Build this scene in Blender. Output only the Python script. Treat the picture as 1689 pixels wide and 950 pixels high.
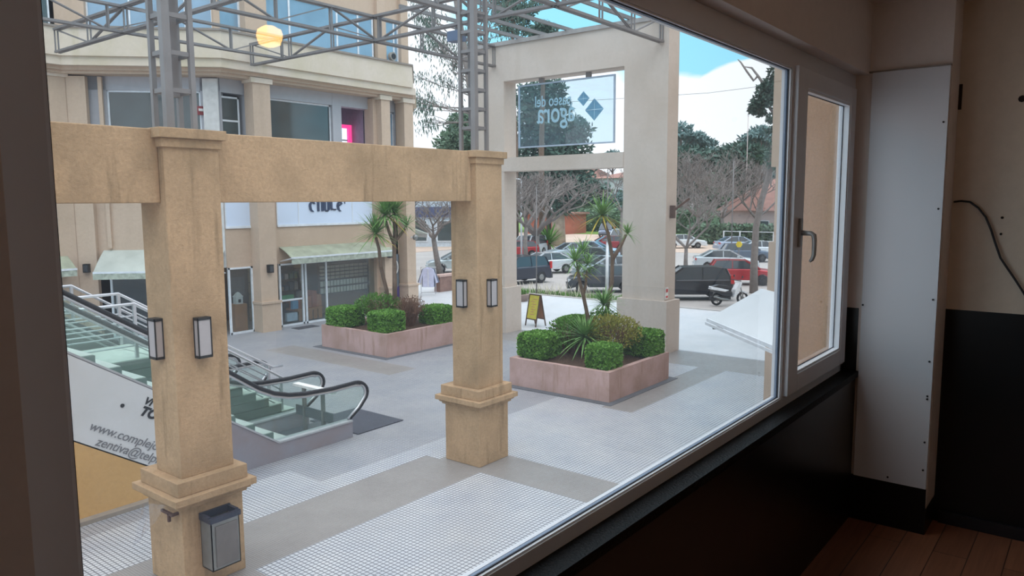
import bpy, math, random
from mathutils import Vector, Matrix
for o in list(bpy.data.objects): bpy.data.objects.remove(o)
S = bpy.context.scene
COL = S.collection
R = random.Random(7)
H = 4.5                                   # eye height above the plaza
EYE = Vector((0, 0, H))
# ------------------------------------------------------------------ camera
YAW, PITCH, ROLL, FPX = math.radians(38.288), math.radians(-6.5926), math.radians(-0.296), 1251.4
Fw = Vector((math.cos(YAW)*math.cos(PITCH), math.sin(YAW)*math.cos(PITCH), math.sin(PITCH)))
Rt0 = Vector((math.sin(YAW), -math.cos(YAW), 0)); Up0 = Rt0.cross(Fw)
Rt = Rt0*math.cos(ROLL) + Up0*math.sin(ROLL); Up = -Rt0*math.sin(ROLL) + Up0*math.cos(ROLL)
cam = bpy.data.cameras.new('camera'); cam.sensor_width = 36; cam.lens = FPX/1689*36; cam.clip_start = .05; cam.clip_end = 600
co = bpy.data.objects.new('camera', cam); COL.objects.link(co)
co.matrix_world = Matrix(((Rt.x, Up.x, -Fw.x, 0), (Rt.y, Up.y, -Fw.y, 0), (Rt.z, Up.z, -Fw.z, H), (0, 0, 0, 1)))
S.camera = co
S.view_settings.view_transform = 'Standard'; S.view_settings.look = 'None'
S.view_settings.exposure = 0.13; S.view_settings.gamma = 1.0
try: S.view_settings.use_curve_mapping = False
except Exception: pass
# sight line of a photo pixel met with a plane of the place (axis 0/1/2 at a value)
def ray(px, py): return Fw*FPX + Rt*(px-844.5) - Up*(py-475)
def at(px, py, ax, val):
    d = ray(px, py); return EYE + d*((val-EYE[ax])/d[ax])
def G(px, py): return at(px, py, 2, 0.0)
# ------------------------------------------------------------------ node helpers
def newmat(name):
    m = bpy.data.materials.new(name); m.use_nodes = True
    nt = m.node_tree; return m, nt, nt.nodes, nt.links, nt.nodes['Principled BSDF']
def lin(c): return tuple(((v/255)/12.92 if v/255 <= .04045 else ((v/255+.055)/1.055)**2.4) for v in c) + (1,)
def mapr(N, L, src, a, b, c=0.0, d=1.0):
    n = N.new('ShaderNodeMapRange'); n.inputs['From Min'].default_value = a; n.inputs['From Max'].default_value = b
    n.inputs['To Min'].default_value = c; n.inputs['To Max'].default_value = d; L.new(src, n.inputs['Value']); return n.outputs['Result']
def math_(N, L, op, a, b=None):
    n = N.new('ShaderNodeMath'); n.operation = op
    for i, v in enumerate((a, b)):
        if v is None: continue
        if isinstance(v, (int, float)): n.inputs[i].default_value = v
        else: L.new(v, n.inputs[i])
    return n.outputs[0]
def mixc(N, L, f, a, b, mode='MIX'):
    n = N.new('ShaderNodeMix'); n.data_type = 'RGBA'; n.blend_type = mode
    for k, v in ((0, f), (6, a), (7, b)):
        if isinstance(v, (int, float)): n.inputs[k].default_value = v
        elif isinstance(v, tuple): n.inputs[k].default_value = v
        else: L.new(v, n.inputs[k])
    return n.outputs[2]
def noise(N, L, scale, detail=4, vec=None, stretch=None, rough=.6):
    g = N.new('ShaderNodeNewGeometry'); src = vec or g.outputs['Position']
    if stretch:
        mp = N.new('ShaderNodeMapping'); mp.inputs['Scale'].default_value = stretch; L.new(src, mp.inputs['Vector']); src = mp.outputs[0]
    n = N.new('ShaderNodeTexNoise'); n.inputs['Scale'].default_value = scale; n.inputs['Detail'].default_value = detail
    n.inputs['Roughness'].default_value = rough
    L.new(src, n.inputs['Vector']); return n.outputs['Fac']
def bump(N, L, h, b, strength=.3, dist=.01):
    n = N.new('ShaderNodeBump'); n.inputs['Strength'].default_value = strength; n.inputs['Distance'].default_value = dist
    L.new(h, n.inputs['Height']); L.new(n.outputs[0], b.inputs['Normal'])
MC = {}
def plain(name, c, rough=.6, metal=0., var=.12, scale=6, spec=.5, bmp=0.0, stretch=None):
    if name in MC: return MC[name]
    m, nt, N, L, b = newmat(name); c = lin(c)
    f = noise(N, L, scale, 4, stretch=stretch); f = mapr(N, L, f, .3, .7)
    dk = tuple(v*(1-var) for v in c[:3])+(1,); lt = tuple(min(1, v*(1+var)) for v in c[:3])+(1,)
    L.new(mixc(N, L, f, dk, lt), b.inputs['Base Color'])
    b.inputs['Roughness'].default_value = rough; b.inputs['Metallic'].default_value = metal
    b.inputs['Specular IOR Level'].default_value = spec
    if bmp: bump(N, L, noise(N, L, scale*8, 3), b, bmp, .01)
    MC[name] = m; return m
def stucco(name, c, stain, scale=1.0, bmp=.35, streak=.5, blotch=.55, gc=.2):
    m, nt, N, L, b = newmat(name); c = lin(c); stain = lin(stain)
    grain = noise(N, L, 26*scale, 6, rough=.75)
    big = mapr(N, L, noise(N, L, 1.1*scale, 5), .42, .68)
    drip = mapr(N, L, noise(N, L, 3.2*scale, 5, stretch=(1.6, 1.6, .16)), .52, .74)
    f = math_(N, L, 'MAXIMUM', math_(N, L, 'MULTIPLY', big, blotch), math_(N, L, 'MULTIPLY', drip, streak))
    base = mixc(N, L, mapr(N, L, grain, .35, .65), tuple(v*(1-.8*gc) for v in c[:3])+(1,), tuple(min(1, v*(1+.45*gc)) for v in c[:3])+(1,))
    speck = mapr(N, L, noise(N, L, 9*scale, 5, rough=.8), .56, .70, 0, 1.3*gc)
    base = mixc(N, L, speck, base, stain)
    L.new(mixc(N, L, f, base, stain), b.inputs['Base Color'])
    b.inputs['Roughness'].default_value = .85; b.inputs['Specular IOR Level'].default_value = .25
    bump(N, L, grain, b, bmp, .02)
    return m
def emis(name, c, s):
    m, nt, N, L, b = newmat(name); b.inputs['Base Color'].default_value = lin(c)
    b.inputs['Emission Color'].default_value = lin(c); b.inputs['Emission Strength'].default_value = s; return m
def clearglass(name, tint, haze, rough=0.0, ior=1.5, hazecol=(.75, .85, .95, 1), boost=1.0):
    m, nt, N, L, b = newmat(name); N.remove(b); out = N['Material Output']
    t = N.new('ShaderNodeBsdfTransparent'); t.inputs[0].default_value = tint
    g = N.new('ShaderNodeBsdfGlossy'); g.inputs['Roughness'].default_value = rough
    d = N.new('ShaderNodeBsdfDiffuse'); d.inputs[0].default_value = hazecol
    tl = N.new('ShaderNodeBsdfTranslucent'); tl.inputs[0].default_value = hazecol
    lw = N.new('ShaderNodeLayerWeight'); lw.inputs['Blend'].default_value = .5
    f0 = ((ior-1)/(ior+1))**2; fr = math_(N, L, 'ADD', math_(N, L, 'MULTIPLY', math_(N, L, 'POWER', lw.outputs['Facing'], 5.0), 1-f0), f0)
    m0 = N.new('ShaderNodeMixShader'); m0.inputs[0].default_value = .5; L.new(d.outputs[0], m0.inputs[1]); L.new(tl.outputs[0], m0.inputs[2])
    m1 = N.new('ShaderNodeMixShader'); m1.inputs[0].default_value = haze; L.new(t.outputs[0], m1.inputs[1]); L.new(m0.outputs[0], m1.inputs[2])
    m2 = N.new('ShaderNodeMixShader'); L.new(math_(N, L, 'MULTIPLY', fr, boost), m2.inputs[0])
    L.new(m1.outputs[0], m2.inputs[1]); L.new(g.outputs[0], m2.inputs[2]); L.new(m2.outputs[0], out.inputs[0]); return m
# ------------------------------------------------------------------ sky (world)
W = bpy.data.worlds.new('sky'); S.world = W; W.use_nodes = True
N = W.node_tree.nodes; L = W.node_tree.links; bg = N['Background']
tc = N.new('ShaderNodeTexCoord'); sep = N.new('ShaderNodeSeparateXYZ'); L.new(tc.outputs['Generated'], sep.inputs[0])
el = sep.outputs[2]
SKY_BLUE_LOW, SKY_BLUE_HIGH, SKY_CLOUD = (.48, 1.0, 1.22, 1), (.34, .92, 1.25, 1), (1.22, 1.26, 1.32, 1)
blue = mixc(N, L, mapr(N, L, el, .02, .45), SKY_BLUE_LOW, SKY_BLUE_HIGH)
mp = N.new('ShaderNodeMapping'); mp.inputs['Scale'].default_value = (1, 1, 2.1); mp.inputs['Location'].default_value = (.55, .25, .35)
L.new(tc.outputs['Generated'], mp.inputs['Vector'])
cl = noise(N, L, 2.3, 7, vec=mp.outputs[0], rough=.58)
cl = math_(N, L, 'ADD', cl, mapr(N, L, el, .0, .22, .15, .0))
# more cloud to the far left of the view and overhead
ax = N.new('ShaderNodeVectorMath'); ax.operation = 'DOT_PRODUCT'; ax.inputs[1].default_value = (.42, .9, .1); L.new(tc.outputs['Generated'], ax.inputs[0])
cl = math_(N, L, 'ADD', cl, mapr(N, L, ax.outputs['Value'], .72, .95, .0, .28))
cl = math_(N, L, 'ADD', cl, mapr(N, L, el, .35, .8, .0, .22))
for v_, a_, b_, k_ in (((1160, 70), .985, .9965, -.36), ((960, -20), .982, .996, -.40), ((1245, 195), .9965, .999, .55), ((1170, 265), .990, .998, .5), ((985, 190), .990, .998, .5), ((1330, 235), .992, .998, .5)):
    d_ = ray(*v_).normalized(); q_ = N.new('ShaderNodeVectorMath'); q_.operation = 'DOT_PRODUCT'; q_.inputs[1].default_value = tuple(d_); L.new(tc.outputs['Generated'], q_.inputs[0])
    cl = math_(N, L, 'ADD', cl, mapr(N, L, q_.outputs['Value'], a_, b_, 0.0, k_))
mask = mapr(N, L, cl, .50, .60)
sky = mixc(N, L, mask, blue, SKY_CLOUD)
L.new(sky, bg.inputs['Color'])
L.new(mapr(N, L, el, .30, .95, 1.0, 2.1), bg.inputs['Strength'])
# a soft sun behind thin cloud, high over the plaza
sl = bpy.data.lights.new('sun', 'SUN'); sl.energy = .45; sl.angle = math.radians(35); sl.color = (1, .93, .82)
so = bpy.data.objects.new('sun', sl); COL.objects.link(so)
so.rotation_euler = Vector((.25, .55, -.8)).to_track_quat('-Z', 'Y').to_euler()
# ------------------------------------------------------------------ object helpers
def wloc(o):
    v = Vector((0, 0, 0))
    while o is not None: v += o.location; o = o.parent
    return v
def tag(o, label=None, cat=None, group=None, kind=None):
    if label: o['label'] = label
    if cat: o['category'] = cat
    if group: o['group'] = group
    if kind: o['kind'] = kind
    return o
def thing(name, label, cat, loc=(0, 0, 0), rz=0., group=None, kind=None):
    o = bpy.data.objects.new(name, None); COL.objects.link(o); o.location = loc; o.rotation_euler = (0, 0, rz)
    o.empty_display_size = .1
    return tag(o, label, cat, group, kind)
class MB:
    def __init__(s): s.v = []; s.f = []; s.mi = []; s.ms = []
    def add(s, vs, fs, mi=0):
        b = len(s.v); s.v += [tuple(v) for v in vs]; s.f += [tuple(b+i for i in f) for f in fs]; s.mi += [mi]*len(fs); return s
    def box(s, x0, x1, y0, y1, z0, z1, mi=0):
        return s.hexa([(x0, y0, z0), (x1, y0, z0), (x1, y1, z0), (x0, y1, z0), (x0, y0, z1), (x1, y0, z1), (x1, y1, z1), (x0, y1, z1)], mi)
    def hexa(s, p, mi=0):
        return s.add(p, [(3, 2, 1, 0), (4, 5, 6, 7), (0, 1, 5, 4), (1, 2, 6, 5), (2, 3, 7, 6), (3, 0, 4, 7)], mi)
    def prism(s, pts, z0, z1, mi=0):
        n = len(pts); vs = [(x, y, z0) for x, y in pts]+[(x, y, z1) for x, y in pts]
        return s.add(vs, [tuple(range(n-1, -1, -1)), tuple(range(n, 2*n))]+[(i, (i+1) % n, n+(i+1) % n, n+i) for i in range(n)], mi)
    def slab(s, pts, off, mi=0):          # planar 3D outline given a thickness vector
        n = len(pts); off = Vector(off); vs = [Vector(p) for p in pts]; vs += [v+off for v in vs]
        return s.add(vs, [tuple(range(n-1, -1, -1)), tuple(range(n, 2*n))]+[(i, (i+1) % n, n+(i+1) % n, n+i) for i in range(n)], mi)
    def bar(s, a, b, w=.04, h=None, mi=0):
        a = Vector(a); b = Vector(b); h = h or w; d = (b-a)
        if d.length < 1e-6: return s
        d.normalize(); u = d.cross(Vector((0, 0, 1)))
        if u.length < .05: u = Vector((1, 0, 0))
        u.normalize(); v = u.cross(d); u = u*w/2; v = v*h/2
        p = [a-u-v, a+u-v, a+u+v, a-u+v]; q = [b-u-v, b+u-v, b+u+v, b-u+v]
        return s.add(p+q, [(3, 2, 1, 0), (4, 5, 6, 7), (0, 1, 5, 4), (1, 2, 6, 5), (2, 3, 7, 6), (3, 0, 4, 7)], mi)
    def tube(s, pts, r, n=6, mi=0, closed=False, cap=True):
        pts = [Vector(p) for p in pts]; k = len(pts); rs = r if isinstance(r, (list, tuple)) else [r]*k
        b = len(s.v); u = None
        for i, p in enumerate(pts):
            d = (pts[min(i+1, k-1)]-pts[max(i-1, 0)])
            if d.length < 1e-9: d = Vector((0, 0, 1))
            d.normalize()
            if u is None: u = d.cross(Vector((0, 0, 1))); u = Vector((1, 0, 0)) if u.length < .1 else u.normalized()
            u = (u-d*u.dot(d)); u = u.normalized() if u.length > 1e-6 else d.orthogonal().normalized()
            w = d.cross(u)
            for j in range(n):
                a = 2*math.pi*j/n; s.v.append(tuple(p+(u*math.cos(a)+w*math.sin(a))*rs[i]))
        for i in range(k-1):
            for j in range(n):
                s.f.append((b+i*n+j, b+i*n+(j+1) % n, b+(i+1)*n+(j+1) % n, b+(i+1)*n+j)); s.mi.append(mi)
        if cap and n > 2:
            s.f.append(tuple(b+j for j in range(n-1, -1, -1))); s.mi.append(mi)
            s.f.append(tuple(b+(k-1)*n+j for j in range(n))); s.mi.append(mi)
        return s
    def lathe(s, prof, c=(0, 0, 0), n=16, mi=0, axis='z'):
        b = len(s.v); c = Vector(c)
        for r, z in prof:
            for j in range(n):
                a = 2*math.pi*j/n; x, y = r*math.cos(a), r*math.sin(a)
                p = Vector((x, y, z)) if axis == 'z' else (Vector((x, z, y)) if axis == 'y' else Vector((z, x, y)))
                s.v.append(tuple(c+p))
        for i in range(len(prof)-1):
            for j in range(n):
                s.f.append((b+i*n+j, b+i*n+(j+1) % n, b+(i+1)*n+(j+1) % n, b+(i+1)*n+j)); s.mi.append(mi)
        s.f.append(tuple(b+j for j in range(n-1, -1, -1))); s.mi.append(mi)
        s.f.append(tuple(b+(len(prof)-1)*n+j for j in range(n))); s.mi.append(mi)
        return s
    def leaf(s, c, d, L_, w, mi=0, rnd=R, fold=True):     # one slightly bent blade
        c = Vector(c); d = Vector(d).normalized(); u = d.cross(Vector((rnd.uniform(-1, 1), rnd.uniform(-1, 1), rnd.uniform(-1, 1))))
        if u.length < .01: u = d.orthogonal()
        u = u.normalized()*w/2
        return s.add([c-u, c+d*L_*.5-u*1.1, c+d*L_, c+d*L_*.5+u*1.1, c+u], [(0, 1, 2, 3, 4)], mi)
    def sword(s, c, d, L_, w, droop, mi=0):                # long leaf in three segments
        c = Vector(c); d = Vector(d).normalized(); u = d.cross(Vector((0, 0, 1)))
        if u.length < .05: u = Vector((1, 0, 0))
        u = u.normalized(); b = len(s.v); seg = 4
        for i in range(seg+1):
            t = i/seg; p = c+d*L_*t+Vector((0, 0, -droop*L_*t*t)); ww = w/2*(1-t)**.6*(0.6+.8*t if t < .5 else 1)
            s.v += [tuple(p-u*ww), tuple(p+u*ww)]
        for i in range(seg):
            s.f.append((b+2*i, b+2*i+1, b+2*i+3, b+2*i+2)); s.mi.append(mi)
        return s
    def build(s, name, mats, parent=None, smooth=False, world=True, bevel=0.):
        me = bpy.data.meshes.new(name)
        off = wloc(parent) if (parent is not None and world) else Vector((0, 0, 0))
        me.from_pydata([(x-off.x, y-off.y, z-off.z) for x, y, z in s.v], [], s.f)
        for m in (mats if isinstance(mats, (list, tuple)) else [mats]): me.materials.append(m)
        for p, i in zip(me.polygons, s.mi): p.material_index = i; p.use_smooth = smooth
        me.update()
        o = bpy.data.objects.new(name, me); COL.objects.link(o)
        if parent is not None: o.parent = parent
        if bevel:
            md = o.modifiers.new('bevel', 'BEVEL'); md.width = bevel; md.segments = 2; md.limit_method = 'ANGLE'
        return o
def B(*a): return MB().box(*a)
def struct(name, mb, mat, label=None, cat=None, parent=None, **k):
    o = mb.build(name, mat, parent, **k); o['kind'] = 'structure'
    return tag(o, label, cat)
def single(name, mb, mat, label, cat, group=None, kind=None, loc=None, **k):   # a thing that is one mesh, origin at its base
    if loc is None:
        xs = [v[0] for v in mb.v]; ys = [v[1] for v in mb.v]; zs = [v[2] for v in mb.v]
        loc = ((min(xs)+max(xs))/2, (min(ys)+max(ys))/2, min(zs))
    mb.v = [(x-loc[0], y-loc[1], z-loc[2]) for x, y, z in mb.v]
    o = mb.build(name, mat, None, world=False, **k); o.location = loc
    return tag(o, label, cat, group, kind)
def text_mesh(name, body, size, mat, parent, M, shear=0., extrude=.004, offset=0.0, space=1.0, align='LEFT'):
    cu = bpy.data.curves.new(name, 'FONT'); cu.body = body; cu.size = size; cu.shear = shear; cu.extrude = extrude; cu.offset = offset
    cu.space_character = space; cu.align_x = align
    t = bpy.data.objects.new(name, cu); COL.objects.link(t)
    dg = bpy.context.evaluated_depsgraph_get(); me = bpy.data.meshes.new_from_object(t.evaluated_get(dg))
    bpy.data.objects.remove(t); me.materials.clear(); me.materials.append(mat)
    off = Matrix.Translation(-wloc(parent)) if parent is not None else Matrix()
    me.transform(off @ M); o = bpy.data.objects.new(name, me); COL.objects.link(o)
    if parent is not None: o.parent = parent
    return o
def basis(o, x, y):                        # matrix with origin o, x right, y up
    x = Vector(x).normalized(); y = Vector(y); y = (y-x*y.dot(x)).normalized(); z = x.cross(y); o = Vector(o)
    return Matrix(((x.x, y.x, z.x, o.x), (x.y, y.y, z.y, o.y), (x.z, y.z, z.z, o.z), (0, 0, 0, 1)))
def dup_tree(o, parent=None):
    c = o.copy(); COL.objects.link(c); c.parent = parent
    for ch in list(o.children): dup_tree(ch, c)
    return c
# ------------------------------------------------------------------ materials
M = {}
M['stucco'] = stucco('plaza_stucco', (192, 160, 126), (122, 102, 76), 1.0, .7, .8, .5)
M['facade'] = stucco('facade_stucco', (200, 176, 156), (172, 152, 130), .5, .1, .35, .4, .10)
M['parapet'] = stucco('parapet_stucco', (216, 201, 186), (182, 170, 128), .35, .1, .55, .5, .08)
M['gate'] = stucco('gateway_stucco', (210, 197, 187), (184, 168, 152), .4, .1, .35, .45, .08)
M['pink'] = stucco('planter_render', (196, 164, 158), (140, 110, 88), 1.2, .12, .8, .5, .12)
M['nearwall'] = stucco('near_wall_render', (226, 184, 148), (206, 164, 128), 3.0, 1.0, .1, .4)
M['white_frame'] = plain('white_painted_metal', (222, 226, 232), .45)
M['steel'] = plain('galvanised_steel', (140, 140, 138), .42, .55, .2, 3)
M['truss'] = plain('grey_painted_truss', (128, 124, 124), .55, .2, .15, 2)
M['chrome'] = plain('brushed_steel_rail', (205, 205, 210), .3, .8, .08)
M['rubber'] = plain('black_rubber', (24, 24, 30), .45, 0, .2)
M['black_metal'] = plain('black_lantern_metal', (30, 28, 28), .5, .2)
M['opal'] = plain('frosted_lantern_glass', (172, 166, 168), .35, 0, .04)
M['dark_glass'] = plain('dark_window_glass', (52, 66, 68), .06, 0, .25, 1.5, 1.0)
M['sky_glass'] = plain('sky_tinted_glass', (128, 160, 184), .08, 0, .18, .8, 1.0)  # pale blue base colour paints in the reflected sky
M['white_panel'] = plain('white_sign_panel', (212, 224, 244), .5, 0, .03, 1)
M['awning'] = plain('pale_awning_canvas', (186, 190, 182), .8, 0, .12, 2.2)
M['awning_green'] = plain('mossy_awning_canvas', (158, 162, 142), .85, 0, .22, 2.2)
M['soil'] = plain('dry_soil', (84, 66, 54), .95, 0, .35, 20, .2, .5)
M['bark'] = plain('grey_brown_bark', (120, 100, 86), .9, 0, .3, 12, .2, .5, (1, 1, .3))
M['bark_grey'] = plain('grey_bare_bark', (132, 124, 120), .9, 0, .25, 8, .2)
M['hedge'] = plain('box_hedge_leaf', (104, 150, 58), .55, 0, .35, 30, .4)
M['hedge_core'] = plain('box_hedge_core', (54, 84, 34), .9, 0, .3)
M['yucca'] = plain('yucca_leaf', (112, 152, 82), .5, 0, .35, 7, .4)
M['yucca_y'] = plain('dry_yellow_leaf', (190, 168, 66), .6, 0, .25, 7)
M['bush'] = plain('loose_shrub_leaf', (92, 136, 52), .6, 0, .4, 6, .3)
M['bush_y'] = plain('yellowing_shrub_leaf', (146, 144, 66), .6, 0, .35, 6, .3)
M['twig'] = plain('brown_twig', (122, 92, 76), .9, 0, .3, 8, .2)
M['tree_dark'] = plain('dark_evergreen_leaf', (78, 104, 92), .6, 0, .35, .8, .3)
M['tree_mid'] = plain('grey_green_leaf', (104, 128, 104), .6, 0, .35, .6, .3)
M['tree_far'] = plain('haze_tinted_far_leaf', (118, 142, 140), .7, 0, .3, .3, .2)  # distance haze mixed into the leaf colour
M['paper'] = plain('white_paint', (232, 232, 230), .5)
M['asphalt'] = plain('parking_asphalt', (172, 166, 162), .8, 0, .10, .35, .3, .1)
M['dirt'] = plain('pale_dirt', (198, 176, 160), .95, 0, .12, .25, .2)
M['grass'] = plain('lawn_grass', (110, 140, 66), .9, 0, .3, .7, .2)
M['terracotta'] = plain('terracotta_roof', (158, 116, 104), .8, 0, .25, 2)
M['housewall'] = plain('rendered_house_wall', (206, 186, 182), .8, 0, .08)
M['house_white'] = plain('white_house_wall', (214, 214, 216), .8, 0, .06)
M['wood_dark'] = plain('dark_timber', (84, 62, 48), .6, 0, .25, 6)
M['cardboard'] = plain('cardboard', (176, 122, 78), .8, 0, .15, 4)
M['shop_dark'] = plain('shop_interior_dark', (64, 58, 54), .9, 0, .2)  # dark brown-grey for the rear wall and slabs
M['shopglass'] = clearglass('shop_window_glass', (.86, .90, .90, 1), .05, .0, 1.5, boost=.9)
M['esc_glass'] = clearglass('green_balustrade_glass', (.88, .94, .92, 1), .035, .0, 1.5, (.55, .75, .68, 1), .8)
# tiled plaza: small pale squares with dark joints, crossed by finer brownish bands on the column grid
def plaza_mat():
    m, nt, N, L, b = newmat('plaza_tiles')
    g = N.new('ShaderNodeNewGeometry'); sp = N.new('ShaderNodeSeparateXYZ'); L.new(g.outputs['Position'], sp.inputs[0])
    X, Y = sp.outputs[0], sp.outputs[1]
    def cell(v, p):                        # 0 in the joint, 1 on the tile
        f = math_(N, L, 'FRACT', math_(N, L, 'DIVIDE', v, p)); d = math_(N, L, 'ABSOLUTE', math_(N, L, 'SUBTRACT', f, .5))
        return mapr(N, L, d, .33, .47, 1, 0)
    def band(v, a, b_): return math_(N, L, 'MULTIPLY', math_(N, L, 'GREATER_THAN', v, a), math_(N, L, 'LESS_THAN', v, b_))
    P = .066
    tile = math_(N, L, 'MULTIPLY', cell(X, P), cell(Y, P))
    fine = math_(N, L, 'MULTIPLY', cell(X, P/2), cell(Y, P/2))
    bands = None
    for a, c, a2, c2 in ((-10, 9.3, 8.0, 9.3), (9.25, 10.2, -2, 9.0), (18.9, 20.7, 1, 30), (4.1, 5.0, 1, 9), (13.9, 19, 7.75, 8.5), (13.2, 14.2, 14.5, 20)):
        q = math_(N, L, 'MULTIPLY', band(X, a, c), band(Y, a2, c2)); bands = q if bands is None else math_(N, L, 'MAXIMUM', bands, q)
    patch = math_(N, L, 'MULTIPLY', band(X, 7.35, 18.9), band(Y, 9.75, 40.0))
    strip = math_(N, L, 'MULTIPLY', band(X, -5, 7.36), band(Y, 10.6, 40.0))
    patch = math_(N, L, 'MAXIMUM', patch, strip)
    mott = mapr(N, L, noise(N, L, 1.3, 5), .3, .7); fine_n = mapr(N, L, noise(N, L, 9, 3), .3, .7)
    pale = mixc(N, L, tile, lin((84, 88, 98)), mixc(N, L, mott, lin((186, 189, 197)), lin((208, 208, 210))))
    brown = mixc(N, L, fine, lin((112, 108, 108)), mixc(N, L, mott, lin((142, 137, 134)), lin((158, 153, 150))))
    grey = mixc(N, L, tile, lin((92, 94, 102)), mixc(N, L, mott, lin((154, 157, 165)), lin((176, 176, 180))))
    c = mixc(N, L, patch, pale, grey); c = mixc(N, L, bands, c, brown)
    far = math_(N, L, 'GREATER_THAN', X, 20.8)
    c = mixc(N, L, far, c, mixc(N, L, mott, lin((198, 202, 208)), lin((212, 213, 216))))
    worn = mapr(N, L, noise(N, L, .5, 4), .45, .75, 0, .25)
    c = mixc(N, L, worn, c, lin((160, 156, 150)))
    L.new(c, b.inputs['Base Color']); L.new(mapr(N, L, fine_n, 0, 1, .34, .5), b.inputs['Roughness'])
    bump(N, L, tile, b, .25, .004); return m
M['plaza'] = plaza_mat()
# ================================================================== GROUND
gm = MB(); gm.box(-12, 29.0, 1.30, 60, -.3, 0); gm.box(16.2, 29.0, -30, 1.30, -.3, 0)
struct('plaza_paving', gm, M['plaza'], 'pale tiled plaza paving with brownish bands', 'paving')
struct('parking_ground', B(29.0, 130, -60, 130, -.3, -.02), M['asphalt'], 'pale asphalt of the car park', 'ground')
struct('plaza_kerb', B(29.0, 29.2, -30, 60, -.3, .03), plain('kerb_concrete', (176, 172, 168), .8), 'concrete kerb between plaza and car park', 'kerb')
struct('far_dirt', B(60, 128, -50, 125, -.2, .0), M['dirt'], 'pale dirt ground beyond the parked cars', 'ground')
struct('far_meadow', B(85, 260, -120, 260, -.2, .03), M['grass'], 'green ground under the far trees', 'ground')
struct('side_road', B(29.2, 60, 48, 125, -.2, .01), M['dirt'], 'pale side road behind the clothes rack', 'road')

# ================================================================== COLONNADE
def bx(mb, cx, cy, h, z0, z1, mi=0, h2=None): return mb.box(cx-h, cx+h, cy-(h2 or h), cy+(h2 or h), z0, z1, mi)
def column(cx, cy, label):
    t = thing('colonnade_column', label, 'column', (cx, cy, 0), group=None)
    bx(MB(), cx, cy, .39, 0, 1.02).build('pedestal', M['stucco'], t, bevel=.012)
    m = MB(); bx(m, cx, cy, .43, 1.0, 1.04); bx(m, cx, cy, .465, 1.04, 1.08); bx(m, cx, cy, .515, 1.08, 1.165); bx(m, cx, cy, .44, 1.165, 1.335)
    m.build('pedestal_moulding', M['stucco'], t, bevel=.008)
    MB().box(cx-.33, cx+.33, cy-.33, cy+.25, 1.33, 5.12).build('shaft', M['stucco'], t, bevel=.012)
    m = MB(); bx(m, cx, cy, .36, 5.10, 5.20); bx(m, cx, cy, .40, 5.20, 5.31)
    m.build('capital', M['stucco'], t, bevel=.008)
    return t
C1, C2 = (4.57, 8.52), (9.78, 8.52)
column(*C1, 'beige column with a rubbish bin, nearest the escalator banner')
column(*C2, 'beige column standing beside the right planter')
def beam(x0, x1, label):
    return single('colonnade_beam', B(x0, x1, 8.30, 8.84, 4.49, 5.30), M['stucco'], label, 'beam', bevel=.012)
beam(-1.5, C1[0]-.33, 'stained beige beam running left of the bin column')
beam(C1[0]+.33, C2[0]-.33, 'stained beige beam between the two columns')
def wall_lantern(p, rz, label):
    t = thing('wall_lantern', label, 'lantern', p, rz)
    w, d, h = .085, .10, .235
    m = MB(); m.box(-w, w, -.012, 0, -h, h); m.box(-w, w, -d, 0, h-.03, h); m.box(-w, w, -d, 0, -h, -h+.03)
    for x in (-w, w-.014): m.box(x, x+.014, -d, -d+.014, -h, h)
    m.build('frame', M['black_metal'], t, world=False)
    B(-w+.008, w-.008, -d+.006, -.012, -h+.03, h-.03).build('shade', M['opal'], t, world=False)
for (c, s) in ((C1, 'the bin column'), (C2, 'the planter column')):
    wall_lantern((c[0]-.01+.0, c[1]-.33, 2.95), 0, 'black framed lantern on the right face of '+s)
    wall_lantern((c[0]-.33, c[1]+(-.02), 2.95), -math.pi/2, 'black framed lantern on the left face of '+s)
# rubbish bin on the pedestal
t = thing('wall_bin', 'grey metal rubbish bin fixed to the column pedestal', 'bin', (4.575, 8.13, .2))
y0, y1 = 7.90, 8.13
m = MB()
for a in (B(4.40, 4.76, y0, y0+.012, .24, .82), B(4.40, 4.76, y1-.012, y1, .24, .86), B(4.40, 4.412, y0, y1, .24, .84), B(4.748, 4.76, y0, y1, .24, .84), B(4.40, 4.76, y0, y1, .24, .252)): m.add(a.v, a.f)
m.build('body', M['steel'], t)
B(4.45, 4.73, y0-.012, y0, .28, .77).build('door', plain('bin_door', (118, 112, 110), .45, .4), t)
m = MB()
for a in (B(4.385, 4.775, y0-.02, y0+.03, .82, .88), B(4.385, 4.775, y1-.03, y1, .82, .90), B(4.385, 4.425, y0+.03, y1-.03, .82, .89), B(4.735, 4.775, y0+.03, y1-.03, .82, .89)): m.add(a.v, a.f)
m.build('rim', plain('bin_dark_rim', (50, 54, 70), .4, .3), t)
B(4.413, 4.747, y0+.013, y1-.013, .66, .68).build('liner', M['rubber'], t)
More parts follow.
